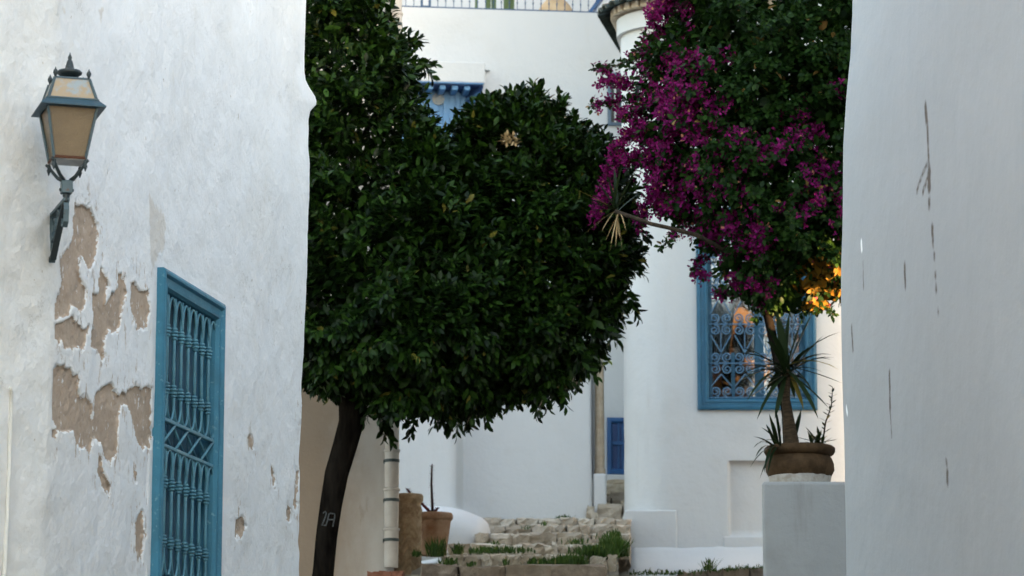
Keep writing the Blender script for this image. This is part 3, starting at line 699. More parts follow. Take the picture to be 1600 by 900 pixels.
# ------------------------------------------------------------------ plain house on the right, with an added sun-blocking wall
RS = -0.08; rc_ = 1 / math.hypot(1, RS); RT = Vector((RS * rc_, rc_, 0)); RN = Vector((-rc_, RS * rc_, 0))
RO = Vector((P(1313, 450, 14.0).x, 14.0, 0))
def RW(px, py):
    r = ray(px, py); k = RO.dot(RN) / r.dot(RN); p = r * k
    return ((p - RO).dot(RT), p.z)
def RP(u, z, n=0.0): return RO + RT * u + RN * n + Vector((0, 0, z))
rhouse = thing('house', 'plain pale house wall with rusty scratches filling the right edge', 'house', (RO.x + 1, 12, -2.5))
def right_wall():
    us = knots((-14, -4.2, 0.3), (-4.2, -0.07, 0.016)); zs = knots((-3, 0.9, 0.25), (0.9, 4.1, 0.018), (4.1, 5.0, 0.3))
    epx = [(1326, -60), (1325, 0), (1323, 70), (1317, 150), (1313, 230), (1312, 330), (1311, 420), (1312, 520), (1314, 640), (1317, 760), (1320, 900), (1322, 980)]
    e = np.array([RW(*q) for q in epx]); e = e[np.argsort(e[:, 1])]
    cols = [(RP(u, 0).x, RP(u, 0).y, RN.x, RN.y, u) for u in us]
    for k in range(1, 9):
        a = k / 8 * math.pi / 2; c = RP(-.07, 0, -.07); d = RN * math.cos(a) + RT * math.sin(a); p = c + d * .07
        cols.append((p.x, p.y, d.x, d.y, 9.0))
    for q in (.2, .6, 1.2, 1.8): p = RP(0, 0, -.07 - q); cols.append((p.x, p.y, RT.x, RT.y, 9.0))
    C = np.array(cols); nj = len(zs)
    X = np.repeat(C[None, :, 0], nj, 0); Y = np.repeat(C[None, :, 1], nj, 0); Z = np.repeat(zs[:, None], len(C), 1); U = np.repeat(C[None, :, 4], nj, 0)
    ue = np.interp(zs, e[:, 1], e[:, 0])[:, None]
    # the wall bellies out towards its far corner: move along the wall normal so the edge follows the photo
    w = sstep(U, -1.6, -0.1)
    X = X + w * ue * 0.21 * -RN.x * -1.0
    off = vnoise(U * 0.9, Z * 0.9, 21, 3) * 0.020 + vnoise(U * 5, Z * 5, 22, 2) * 0.0012
    X = X + off * C[None, :, 2]; Y = Y + off * C[None, :, 3]
    mark = np.full(X.shape, -1.0)
    g = lambda pts: [RW(*q) for q in pts]
    for pts, r in (([(1448, 172), (1450, 210), (1453, 270), (1454, 295)], .010), ([(1447, 168), (1448, 185)], .016), ([(1453, 270), (1453, 292)], .02), ([(1450, 255), (1440, 278), (1433, 300)], .006), ([(1452, 275), (1443, 300)], .008),
                   ([(1453, 315), (1453, 319)], .014), ([(1458, 357), (1458, 361)], .014), ([(1459, 374), (1459, 378)], .012), ([(1461, 399), (1461, 402)], .010), ([(1463, 428), (1463, 431)], .010), ([(1464, 450), (1464, 453)], .010), ([(1467, 485), (1467, 488)], .008),
                   ([(1411, 415), (1412, 445)], .013), ([(1334, 512), (1336, 545)], .008), ([(1387, 584), (1388, 610), (1389, 638)], .011), ([(1389, 638), (1391, 680)], .004), ([(1476, 738), (1476, 752)], .012), ([(1474, 720), (1475, 725)], .006), ([(1349, 410), (1350, 450)], .003)):
        mark = np.maximum(mark, sdf_line(U, Z, g(pts), r * 1.35))
    chip = np.full(X.shape, -1.0)
    for pts, r in (([(1346, 378), (1347, 390)], .016), ([(1326, 637), (1327, 646)], .014)):
        chip = np.maximum(chip, sdf_line(U, Z, g(pts), r))
    grid_mesh('wall', X, Y, Z, 'marked', rhouse, None, {'mark': mark, 'chip': chip})
right_wall()
# unseen wall added to block the sun; its slot passes a narrow evening shaft
XW = 3.35
wg = MB()
for (y0, y1, z0, z1) in ((13.9, 17.98, -3, 7.5), (17.98, 18.95, -3, 3.66), (17.98, 18.95, 4.22, 7.5), (18.95, 21.5, -3, 7.6), (21.5, 26.42, -3, 9.8), (26.42, 26.99, 5.6, 9.8)):
    MB().box((XW, y0, z0), (XW + .14, y1 - .002, z1)).build('sun_blocker', 'plaster_far', rhouse)
MB().box((RO.x + .3, -2, 4.98), (XW + 3, 13.6, 5.1)).build('roof_slab', 'plaster_far', rhouse)

# ------------------------------------------------------------------ facade house with the rounded corner
FY = 27.0
fh = thing('house', 'white house with rounded corner, blue scrolled window and tiled cornice', 'house', (3, FY + 3, 1.5))
fxA = P(1053, 700, FY).x; fxL = P(977, 700, FY).x; FR = fxA - fxL
zpl = P(1015, 797, FY).z                                    # plinth top
ztop = P(1030, 2, FY - .1).z                                # cornice underside
fwx0, fwx1 = P(1090, 640, FY).x, P(1277, 640, FY).x; fwz0, fwz1 = P(1180, 641, FY).z, P(1180, 325, FY).z
nx0, nx1 = P(1140, 780, FY).x, P(1235, 780, FY).x; nz0, nz1 = P(1160, 836, FY).z, P(1160, 720, FY).z
FA = math.pi / 2 + math.atan(.11)
def cpath(s, off):                  # s metres from arc start; negative = along front wall
    if s < 0: return Vector((fxA - s, FY - off, 0)), Vector((0, -1, 0))
    a = min(s / FR, FA); d = Vector((-math.sin(a), -math.cos(a), 0)); p = Vector((fxA, FY + FR, 0)) + d * (FR + off)
    return p + Vector((-math.cos(a), math.sin(a), 0)) * max(0, s - FR * FA), d
def facade_wall():
    xs_ = knots((fxA, 3.6, .05), (3.6, 9, .5)); xs_ = edges_doubled(xs_, [fwx0 + .02, fwx1 - .02, nx0, nx1]); xs_ = xs_[::-1]
    zs = knots((0.5, ztop + 0.4, .05)); zs = edges_doubled(zs, [fwz0 + .02, fwz1 - .02, nz0, nz1])
    cols = [(x, FY, 0, -1, x) for x in xs_]
    for k in range(1, 17):
        a = k / 16 * FA; cols.append((fxA - FR * math.sin(a), FY + FR - FR * math.cos(a), -math.sin(a), -math.cos(a), -9))
    for q in knots((0, 5, .3))[1:]:
        p, d = cpath(FR * FA + q, 0); cols.append((p.x, p.y, d.x, d.y, -9))
    C = np.array(cols); nj = len(zs)
    X = np.repeat(C[None, :, 0], nj, 0); Y = np.repeat(C[None, :, 1], nj, 0); Z = np.repeat(zs[:, None], len(C), 1); U = np.repeat(C[None, :, 4], nj, 0)
    off = vnoise((X - Y) * .9, Z * .9, 31, 3) * .012 + vnoise((X - Y) * 5, Z * 5, 32, 3) * .003
    off = np.where((U > nx0) & (U < nx1) & (Z > nz0) & (Z < nz1), off - .06, off)
    X = X + off * C[None, :, 2]; Y = Y + off * C[None, :, 3]
    uc = (C[:-1, 4] + C[1:, 4]) / 2; zc = (zs[:-1] + zs[1:]) / 2
    hole = (uc[None] > fwx0 + .02) & (uc[None] < fwx1 - .02) & (zc[:, None] > fwz0 + .02) & (zc[:, None] < fwz1 - .02)
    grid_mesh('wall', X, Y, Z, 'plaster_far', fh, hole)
facade_wall()
o = MB().box((fxL - .012, FY - .016, 0.5), (fxA + .02, FY + .6, zpl)).build('plinth', 'plaster_far', fh, bevel=.015)
MB().box((1.75, FY + 1.6, 1.0), (9, FY + 6, 10.8)).build('upper_storey', 'plaster_far', fh)  # unseen tall mass added to keep sun off the house behind
# shallow ledge under the niche, and the swelling whitewashed foot
MB().box((nx0 - .06, FY - .014, nz0 - .16), (nx1 + .1, FY + .1, nz0 - .012)).build('ledge', 'plaster_far', fh, bevel=.012)
def foot():
    xs_ = np.linspace(fxL - .16, 3.3, 60); rows = []
    prof = [(-.0, .135), (-.03, .125), (-.07, .09), (-.13, .03), (-.24, -.03), (-.34, -.12), (-.36, -.5)]
    X = []; Y = []; Z = []
    for (dy, dz) in prof:
        rx, ry, rz = [], [], []
        for i, x in enumerate(xs_):
            t = max(0, (fxL + .05 - x) / .21); z = P(1000, 866, FY).z - .085 + dz * (1 - .25 * t) - .38 * t ** 1.6
            n_ = float(vnoise(x * 4, dy * 8, 41, 3)) * .018
            rx.append(x); ry.append(FY + dy * (1 - .3 * t) + (.3 * t)); rz.append(z + n_ + .02 * (x - 1))
        X.append(rx); Y.append(ry); Z.append(rz)
    grid_mesh('foot', np.array(X)[:, ::-1], np.array(Y)[:, ::-1], np.array(Z)[:, ::-1], 'plaster_far', fh)
foot()
def tp_(s): return 1 - .85 * min(1, max(0, (s - FR * FA + .35) / 1.6))
def cornice_band(name, m, off, z0, z1, s0, s1, stp=.06):
    mb = MB(); ss = knots((s0, s1, stp)); n = len(ss)
    for s in ss:
        p, d = cpath(s, off * tp_(s)); q, _ = cpath(s, -.05)
        for (pp, z) in ((q, z0), (p, z0), (p, z1), (q, z1)): mb.v.append((pp.x, pp.y, z))
    for i in range(n - 1):
        for k in range(4): mb.f.append((i * 4 + k, i * 4 + (k + 1) % 4, i * 4 + 4 + (k + 1) % 4, i * 4 + 4 + k))
    return autosmooth(mb.build(name, m, fh), 30)
cornice_band('cornice_band', 'plaster_far', .045, ztop - .20, ztop - .05, -1.2, 3.0)
cornice_band('cornice_slab', 'plaster_far', .05, ztop + .06, ztop + .30, -1.2, 3.0)
s = -0.9
while s < 2.2:
    p, d = cpath(s, .055 * tp_(s) - .03 * (1 - tp_(s))); tdir = Vector((-d.y, d.x, 0))
    MB().obox(Vector((p.x, p.y, ztop + .005)), tdir * .036, d * .05, (0, 0, .032)).build('cornice_brick', 'tile_cream', fh, bevel=.004, bseg=1)
    s += .078
s = -0.9; tile_me = None
tb = MB()
for i in range(7):
    a = math.pi * i / 6
    for y in (-.12, .13):
        for r in (.05, .036): tb.v.append((r * math.cos(a), y, r * math.sin(a)))
for i in range(6):
    q = i * 4
    tb.f += [(q, q + 4, q + 6, q + 2), (q + 1, q + 3, q + 7, q + 5), (q, q + 1, q + 5, q + 4), (q + 2, q + 6, q + 7, q + 3)]
tile_me = tb.mesh('roof_tile')
while s < 2.3:
    p, d = cpath(s, .10 * tp_(s) - .05 * (1 - tp_(s))); tdir = Vector((-d.y, d.x, 0))
    t_ = (s / 3)
    mtx = Matrix(((tdir.x, d.x, 0, p.x), (tdir.y, d.y, 0, p.y), (0, 0, 1, ztop + .045 - .012), (0, 0, 0, 1)))
    mtx = mtx @ Matrix.Rotation(math.radians(-16), 4, 'X')
    link_mesh('roof_tile', tile_me, M['tile_dark'], fh, matrix=mtx)
    s += .092
cornice_band('tile_bed', 'tile_dark', .115, ztop + .036, ztop + .058, -1.2, 2.3)

# --- scrolled blue window
def FP(a, b, n): return Vector((a, FY - n, b))
FW = frame_ring(MB(), FP, (fwx0, fwx1, fwz0, fwz1), [(0, -.03), (0, .035), (.018, .042), (.03, .042), (.038, .026), (.062, .026), (.070, .034), (.085, .032), (.10, .012), (.105, -.14)]).build('window', 'blue', fh)
gx0, gx1, gz0, gz1 = fwx0 + .105, fwx1 - .105, fwz0 + .105, fwz1 - .105
def FB(x0, x1, z0, z1, n0, n1): return MB().box((x0, FY - n1, z0), (x1, FY - n0, z1))
xm = (gx0 + gx1) / 2 + .03
FB(xm - .04, xm + .04, gz0 - .02, gz1 + .02, -.15, -.10).build('mullion', 'blue', FW, bevel=.006)
FB(gx0 - .01, gx0 + .035, gz0, gz1, -.15, -.11).build('casement_stile', 'blue', FW)
FB(gx0 + .20, gx0 + .232, gz0, gz0 + .42, -.15, -.11).build('casement_stile', 'blue', FW)
FB(gx1 - .035, gx1 + .01, gz0, gz1, -.15, -.11).build('casement_stile', 'blue', FW)
FB(gx0, gx1, gz0 - .015, gz0 + .03, -.149, -.112).build('casement_rail', 'blue', FW)
for (a, b) in ((gx0, xm - .04), (xm + .04, gx1)):
    FB(a, b, gz0 - .01, gz1 + .01, -.134, -.130).build('glass_pane', 'glass', FW)
# dim room behind, curtains, an added glowing panel for pane reflections
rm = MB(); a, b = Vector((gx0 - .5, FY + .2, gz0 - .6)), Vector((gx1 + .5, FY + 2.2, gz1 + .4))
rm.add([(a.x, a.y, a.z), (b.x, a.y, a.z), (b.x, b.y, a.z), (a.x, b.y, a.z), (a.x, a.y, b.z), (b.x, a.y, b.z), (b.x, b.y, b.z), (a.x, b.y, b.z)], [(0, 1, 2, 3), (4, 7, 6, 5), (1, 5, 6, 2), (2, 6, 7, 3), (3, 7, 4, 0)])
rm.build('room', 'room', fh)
def curtain(x0, x1, z0, z1, y, amp=.02, taper=0):
    xs_ = np.linspace(0, 1, 40); zs = np.linspace(0, 1, 10)
    A_, B_ = np.meshgrid(xs_, zs); wdt = 1 - taper * (1 - B_) ** 1.3
    X = x0 + (x1 - x0) * A_ * wdt; Z = z0 + (z1 - z0) * B_
    Y = y + np.sin(A_ * 34) * amp
    grid_mesh('curtain', X, Y, Z, 'curtain', FW)
curtain(gx0, gx0 + .33, gz0 + .33, gz1 + .1, FY + .24, .02, .45)
curtain(xm + .2, gx1, gz0 + .62, gz1, FY + .24, .02, .2)
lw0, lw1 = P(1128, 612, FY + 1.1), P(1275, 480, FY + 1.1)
MB().box((lw0.x, FY + 1.1, lw0.z), (lw1.x, FY + 1.14, lw1.z)).build('reflection_panel', 'reflection_glow', FW)
# grille
GNF = .012
def spiral_mesh(r, turns=1.6, tube=.0072):
    pts = []
    for k in range(30):
        t = k / 29; rr = r * (1 - .80 * t); a = -math.pi / 2 + turns * 2 * math.pi * t
        pts.append((rr * math.cos(a), 0, rr * math.sin(a)))
    return MB().tube(pts, tube, 5).mesh('scroll')
NC = 8; cs = (gx1 - gx0) / NC; rs_ = cs * .43
sme = spiral_mesh(rs_); sme.shade_smooth()
def zpx(py): return P(1180, py, FY).z
bars_z = [zpx(568), zpx(507), zpx(447), zpx(388)]
for z in bars_z + [gz0 + .004]:
    MB().tube([FP(gx0, z, GNF), FP(gx1, z, GNF)], .007, 6).build('grille_rail', 'blue_bar', FW, True)
for z in bars_z:
    for c in range(NC):
        x = gx0 + cs * (c + .5); mir = -1 if c % 2 else 1
        for up in (1, -1):
            mtx = Matrix.Translation(FP(x, z + up * (rs_ + .008), GNF)) @ Matrix.Diagonal((mir, 1, up, 1))
            link_mesh('scroll', sme, M['blue_bar'], FW, matrix=mtx)
for c in range(NC):
    x = gx0 + cs * (c + .5); mir = -1 if c % 2 else 1
    link_mesh('scroll', sme, M['blue_bar'], FW, matrix=Matrix.Translation(FP(x, gz0 + .012 + rs_, GNF)) @ Matrix.Diagonal((mir, 1, 1, 1)))
lev = [gz0 + .01] + bars_z + [gz1]
for i in range(len(lev) - 1):
    lo, hi = lev[i] + 2 * rs_ + .006, lev[i + 1] - 2 * rs_ - .006
    if i == len(lev) - 2: hi = lev[i + 1]
    if hi - lo < .03: continue
    for c in range(0, NC, 2):
        xc = gx0 + cs * (c + 1)
        for sgn in (-1, 1):
            MB().tube([FP(xc, hi if i % 2 == 0 else lo, GNF), FP(xc + sgn * cs * .85, lo if i % 2 == 0 else hi, GNF)], .0062, 5).build('grille_rod', 'blue_bar', FW)
        if i % 2: MB().tube([FP(xc, lo - .04, GNF - .004), FP(xc, hi + .04, GNF - .004)], .005, 5).build('grille_rod', 'blue_bar', FW)

# ------------------------------------------------------------------ grey pedestal with the big pot
PX0 = P(1191, 800, 19.0).x; PZ = P(1250, 752, 19.0).z
pbx = PX0 * 20.15 / 19.0 + .02
ped = MB().hexa([(PX0, 19.0, 0), (XW - .01, 19.0, 0), (XW - .01, 20.15, 0), (pbx, 20.15, 0), (PX0, 19.0, PZ), (XW - .01, 19.0, PZ), (XW - .01, 20.15, PZ), (pbx, 20.15, PZ)]).build('pedestal', 'plaster_grey', None, bevel=.022, bseg=3)
tag(ped, 'grey rendered pedestal block under the bulging clay pot', 'pedestal')
pc = P(1250, 752, 19.27); pc.z = PZ; kp = 1 / ppm(1250, 720, 19.5)
pot = thing('plant_pot', 'bulging brown clay pot with rolled rim on the grey pedestal', 'pot', tuple(pc))
autosmooth(MB().lathe([(48*kp, 14*kp), (53*kp, 24*kp), (52.5*kp, 34*kp), (49*kp, 43*kp), (46*kp, 47*kp)], pc, 40, .006, 1).build('body', 'terracotta_brown', pot), 50)
autosmooth(MB().lathe([(46*kp, 46*kp), (52*kp, 49*kp), (55*kp, 54*kp), (54.5*kp, 59*kp), (51*kp, 62*kp), (46*kp, 62*kp), (44*kp, 58*kp)], pc, 40, .008, 2).build('rim', 'terracotta_brown', pot), 50)
autosmooth(MB().lathe([(45*kp, 0), (46*kp, 4*kp), (48.5*kp, 15*kp)], pc, 40, .01, 3).build('foot', 'terracotta_pale', pot), 50)
MB().lathe([(44*kp, 50*kp), (44*kp, 56*kp), (10*kp, 59*kp)], pc, 24, .02, 4).build('soil', 'soil', pot)
SOIL = pc + Vector((0, 0, 57 * kp))

# ------------------------------------------------------------------ leaf blades
def frame_from(d, side=None):
    d = Vector(d).normalized(); up = Vector((0, 0, 1))
    a = d.cross(up) if side is None else Vector(side)
    if a.length < 1e-3: a = Vector((1, 0, 0))
    a.normalize(); n = a.cross(d).normalized(); return d, a, n
def blade(mb, base, tip, w, sag=.0, fold=.25, n=6, side=None):   # long sword leaf with V fold
    base, tip = Vector(base), Vector(tip); d, a, nn = frame_from(tip - base, side); L = (tip - base).length; o = len(mb.v)
    prof = [.55, .8, 1.0, .92, .62, .0]
    for i in range(n):
        t = i / (n - 1); c = base.lerp(tip, t) + Vector((0, 0, sag * L * (4 * t * (1 - t)))); ww = w * np.interp(t, [0, .2, .45, .65, .85, 1], prof) + .0006
        mb.v += [tuple(c - a * ww + nn * ww * fold), tuple(c), tuple(c + a * ww + nn * ww * fold)]
    for i in range(n - 1):
        q = o + i * 3; mb.f += [(q, q + 1, q + 4, q + 3), (q + 1, q + 2, q + 5, q + 4)]
    return mb
def px_off(px, py, D): return P(px, py, D)

# --- yucca in the big pot
ytop = P(1230, 577, 19.22)
yuc = thing('yucca_plant', 'yucca with a star of stiff sword leaves in the clay pot', 'yucca', (P(1238, 690, 19.24).x, 19.24, SOIL.z))
yb = Vector((P(1238, 690, 19.24).x, 19.24, SOIL.z - .02))
trk = [yb, yb + Vector((-.006, 0, .05)), P(1232, 655, 19.23), P(1228, 625, 19.22), P(1229, 600, 19.22), ytop]
MB().tube(trk, [.068, .052, .036, .028, .024, .020], 12).build('trunk', 'bark_tan', yuc, True)
tips = [(1215,490),(1233,493),(1267,490),(1303,522),(1280,527),(1160,553),(1160,573),(1165,585),(1160,597),(1175,622),(1188,652),(1302,578),(1307,598),(1288,635),(1273,650),(1272,630),(1253,637),(1213,650),(1200,535),(1250,505),(1185,560),(1295,560),(1230,655),(1205,610),(1262,600),(1240,620)]
for k in range(14):
    a = rnd.uniform(0, 6.28); l_ = rnd.uniform(48, 82); tips.append((1230 + l_ * math.cos(a), 575 - l_ * math.sin(a) * .85))
for i, (tx, ty) in enumerate(tips):
    dd = rnd.uniform(-.28, .22) if i not in (0, 1, 2, 3) else rnd.uniform(-.12, .1)
    bt = ytop + Vector((rnd.uniform(-.015, .015), rnd.uniform(-.015, .015), rnd.uniform(-.06, .03)))
    big = i in (0, 1, 2)
    blade(MB(), bt, P(1230 + (tx - 1230) * 1.13, 577 + (ty - 577) * 1.06, 19.22 + dd), .032 if big else rnd.uniform(.015, .022), sag=.0 if big else rnd.uniform(.0, .13)).build('leaf', 'yucca_leaf', yuc, True)
# --- spiky small plants at the rim
sp = thing('spider_plant', 'trailing spiky plant spilling over the left rim of the clay pot', 'plant', (P(1218, 688, 19.16).x, 19.16, SOIL.z))
for (tx, ty) in [(1177,682),(1177,700),(1172,730),(1187,748),(1202,647),(1197,663),(1190,668),(1183,694),(1194,738),(1205,655),(1222,652),(1180,715),(1212,640),(1199,742)]:
    ba = Vector((P(1214 + rnd.uniform(-6, 8), 690, 19.12).x, 19.12 + rnd.uniform(-.05, .1), SOIL.z))
    blade(MB(), ba, P(tx, ty, 19.05 + rnd.uniform(-.12, .06)), rnd.uniform(.007, .011), sag=.16 if ty > 690 else .05).build('leaf', 'yucca_leaf', sp, True)
blade(MB(), SOIL + Vector((-.05, 0, 0)), P(1252, 640, 19.6), .015).build('leaf', 'yucca_leaf', sp, True)
es = thing('euphorbia_plant', 'dark leafy succulent with a tall spike at the right of the pot', 'plant', (P(1280, 688, 19.2).x, 19.2, SOIL.z))
stp = [Vector((P(1284, 690, 19.2).x, 19.2, SOIL.z)), P(1290, 660, 19.2), P(1299, 635, 19.2), P(1301, 605, 19.2)]
MB().tube(stp, [.006, .005, .004, .002], 6).build('stem', 'twig', es, True)
for k in range(26):
    t = k / 25; q = t * 2.99; i = int(q); c = stp[i].lerp(stp[min(i + 1, 3)], q - i); a = k * 2.4
    d = Vector((math.cos(a), math.sin(a), .5)); blade(MB(), c, c + d * (.055 - .025 * t), .007, n=4).build('leaf', 'yucca_leaf', es, True)
for k in range(30):
    a = k * 2.4; e_ = rnd.uniform(.1, 1.1); c = Vector((P(1276 + rnd.uniform(-8, 8), 690, 19.16).x, 19.16 + rnd.uniform(-.05, .05), SOIL.z + rnd.uniform(0, .05)))
    d = Vector((math.cos(a) * math.cos(e_), math.sin(a) * math.cos(e_), math.sin(e_))); blade(MB(), c, c + d * rnd.uniform(.07, .12), .009, n=4).build('leaf', 'yucca_leaf', es, True)

# ------------------------------------------------------------------ foliage machinery
def leaf_template(L, Wd, fold=.22, curl=.16, n=4):
    v = [(0, 0, 0)]; st = [(.22, .62), (.5, 1.0), (.78, .66)][:n - 1]
    for t, w in st:
        z = -curl * L * t * t
        v += [(-w * Wd, t * L, z + fold * w * Wd), (0, t * L, z), (w * Wd, t * L, z + fold * w * Wd)]
    v.append((0, L, -curl * L)); k = len(st)
    f = [(0, 2, 1), (0, 3, 2)]
    for i in range(k - 1):
        a = 1 + i * 3; f += [(a, a + 1, a + 4, a + 3), (a + 1, a + 2, a + 5, a + 4)]
    a = 1 + (k - 1) * 3; t_ = len(v) - 1; f += [(a, a + 1, t_), (a + 1, a + 2, t_)]
    return np.array(v, float), f
def stamp(template, mats):          # mats: (n,4,4) -> verts, faces
    v, f = template; n = len(mats)
    vh = np.concatenate([v, np.ones((len(v), 1))], 1)
    V = np.einsum('nij,kj->nki', mats, vh)[:, :, :3].reshape(-1, 3)
    faces = []
    offs = np.arange(n) * len(v)
    return V, f, offs
def foliage_object(name, template, mats, m, parent):
    V, f, offs = stamp(template, mats)
    tri = [q for q in f if len(q) == 3]; quad = [q for q in f if len(q) == 4]
    T = (np.array(tri)[None] + offs[:, None, None]).reshape(-1, 3); Q = (np.array(quad)[None] + offs[:, None, None]).reshape(-1, 4)
    me = bpy.data.meshes.new(name); me.vertices.add(len(V)); me.vertices.foreach_set('co', V.astype(np.float32).ravel())
    loops = np.concatenate([T.ravel(), Q.ravel()]).astype(np.int32); me.loops.add(len(loops)); me.loops.foreach_set('vertex_index', loops)
    starts = np.concatenate([np.arange(len(T)) * 3, len(T) * 3 + np.arange(len(Q)) * 4]).astype(np.int32)
    me.polygons.add(len(starts)); me.polygons.foreach_set('loop_start', starts)
    me.update(calc_edges=True); o = link_mesh(name, me, M[m], parent, True); o['kind'] = 'stuff'; return o
def template_mesh(name, template):
    me = bpy.data.meshes.new(name); me.from_pydata([tuple(p) for p in template[0]], [], template[1]); me.update(); me.shade_smooth(); return me
def mat4(pos, d, up, s):            # leaf y axis along d, z roughly up ; arrays (n,3)
    y = d / np.linalg.norm(d, axis=1, keepdims=True)
    x = np.cross(y, up); x /= np.linalg.norm(x, axis=1, keepdims=True) + 1e-9
    z = np.cross(x, y); n = len(pos); Mx = np.zeros((n, 4, 4)); s = s[:, None]
    Mx[:, :3, 0] = x * s; Mx[:, :3, 1] = y * s; Mx[:, :3, 2] = z * s; Mx[:, :3, 3] = pos; Mx[:, 3, 3] = 1; return Mx
def unit(v): return v / (np.linalg.norm(v, axis=-1, keepdims=True) + 1e-9)
def Pn(px, py, D):
    u = (px - 800) / F_PX; v = (450 - py) / F_PX; y = CT - v * ST; k = D / y
    return np.stack([u * k, D, (ST + v * CT) * k], -1)

class Crown:                        # rounded solid raised on both sides of a traced outline, at its own distance
    def __init__(s, poly, D0, R):
        s.poly = poly; s.D0 = D0; a = np.array(poly, float); s.c = a.mean(0); s.scale = 1 / ppm(*s.c, D0); s.R = R; s.bb = (a.min(0), a.max(0))
    def sample(s, n, mode):         # -> positions, outward normals, px
        out = [[], [], []]; tot = 0
        while tot < n:
            q = rng.uniform(s.bb[0], s.bb[1], (n * 2, 2)); d = sdf_poly(q[:, 0], q[:, 1], s.poly) * s.scale
            k = d > .005; q = q[k]; d = d[k]
            e = 2.0; gx = (sdf_poly(q[:, 0] + e, q[:, 1], s.poly) - sdf_poly(q[:, 0] - e, q[:, 1], s.poly)); gy = (sdf_poly(q[:, 0], q[:, 1] + e, s.poly) - sdf_poly(q[:, 0], q[:, 1] - e, s.poly))
            g = unit(np.stack([gx, -gy], -1)); r = 1 - np.clip(d / s.R, 0, 1); h = s.R * np.sqrt(np.clip(1 - r * r, 0, 1))
            if mode == 'front':
                lump = vnoise(q[:, 0] / 46, q[:, 1] / 46, 51, 2); lump = lump + .6 * vnoise(q[:, 0] / 19, q[:, 1] / 19, 52, 2); h = h * (1 + .22 * lump) + .12 * lump; sg = -np.ones(len(q)); dep = -h * rng.uniform(.80, 1.0, len(q)); ok = rng.random(len(q)) < np.clip(.55 + 1.5 * lump, .05, 1)
            elif mode == 'back': sg = np.ones(len(q)); dep = h * rng.uniform(.85, 1.0, len(q)); ok = np.ones(len(q), bool)
            elif mode == 'rim': sg = np.sign(rng.uniform(-1, 1, len(q))); dep = sg * h * rng.uniform(0, 1, len(q)); ok = d < .09; q = q + np.stack([-g[:, 0], g[:, 1]], -1) * (np.clip(vnoise(q[:, 0] / 22, q[:, 1] / 22, 53, 2), -.2, 1) * .12 / s.scale)[:, None]
            else: sg = np.sign(rng.uniform(-1, 1, len(q))); dep = h * rng.uniform(-.8, .8, len(q)); ok = d > .05
            q, g, r, dep, sg = q[ok], g[ok], r[ok], dep[ok], sg[ok]
            pos = Pn(q[:, 0], q[:, 1], s.D0 + dep)
            nr = unit(np.stack([-g[:, 0] * r, sg * np.sqrt(np.clip(1 - r * r, .02, 1)), -g[:, 1] * r], -1))
            out[0].append(pos); out[1].append(nr); out[2].append(q); tot += len(q)
        return [np.concatenate(x)[:n] for x in out]
def shoots(pos, nr, nleaf, length, spread, droop, size, up_bias=.5):
    n = len(pos)
    ax = unit(nr + rng.normal(0, .45, (n, 3)) + np.array([0, 0, up_bias]))
    P_, D_, U_, S_ = [], [], [], []
    t1 = unit(np.cross(ax, rng.normal(0, 1, (n, 3)))); t2 = np.cross(ax, t1)
    for k in range(nleaf):
        a = k * 2.4 + rng.uniform(0, .8, n); t = (k + .5) / nleaf
        side = t1 * np.cos(a)[:, None] + t2 * np.sin(a)[:, None]
        sprd = spread * (1.15 - .6 * t)
        d = unit(ax + side * sprd + rng.normal(0, .15, (n, 3)) + np.array([0, 0, -droop]) * (1 - .6 * t))
        P_.append(pos + ax * (length * (t - .6)) + side * .004); D_.append(d); U_.append(unit(ax + np.array([0, 0, .6]) + rng.normal(0, .25, (n, 3)))); S_.append(size * rng.uniform(.65, 1.15, n) * (1 - .25 * t))
    return mat4(np.concatenate(P_), np.concatenate(D_), np.concatenate(U_), np.concatenate(S_))
def largest(mats, n, ok):           # the nearest, camera-side leaves inside the picture
    p = mats[:, :3, 3]; u = p[:, 0] / p[:, 1] * F_PX / 1.0 + 800
    idx = np.where(ok)[0]; s = p[idx, 1] - 0.8 * np.linalg.norm(mats[idx, :3, 1], axis=1) + rng.uniform(0, .35, len(idx))
    return idx[np.argsort(s)[:n]]

# ------------------------------------------------------------------ orange tree
TD = 20.4
tree = thing('orange_tree', 'dark glossy orange tree with broad crown and leaning black trunk', 'tree', (P(500, 960, TD).x, TD, ground_z(TD)))
tb0 = Vector((P(496, 1000, TD).x, TD, ground_z(TD) - .05))
tpath = [tb0, P(500, 940, TD), P(505, 895, TD), P(510, 840, TD), P(517, 790, TD), P(526, 740, TD), P(538, 700, TD), P(549, 660, TD), P(551, 630, TD), P(556, 590, TD + .03), P(580, 540, TD + .06)]
rad = [.107, .083, .069, .070, .072, .078, .080, .083, .093, .098, .088]
tr = MB().tube(tpath, rad, 16).build('trunk', 'bark', tree, True)
for (a, pts, r0) in ((9, [(560, 480), (545, 380), (560, 250), (560, 120)], .045), (10, [(640, 480), (740, 420), (820, 360), (850, 260)], .05), (10, [(650, 540), (760, 540), (880, 520), (940, 470)], .04), (9, [(520, 500), (480, 440), (470, 330)], .035), (10, [(640, 430), (650, 330), (640, 200)], .035)):
    pp = [tpath[a]] + [P(x, y, TD + .05 + rnd.uniform(-.12, .15)) for x, y in pts]
    MB().tube(pp, np.linspace(r0, .008, len(pp)).tolist(), 8).build('limb', 'bark', tree, True)
crL = Crown([(430,-120),(590,-120),(588,10),(622,52),(656,92),(644,140),(672,196),(710,240),(790,330),(830,450),(808,545),(758,596),(690,632),(650,648),(602,655),(578,628),(552,612),(505,612),(470,590),(410,545),(400,200)], TD, .84)
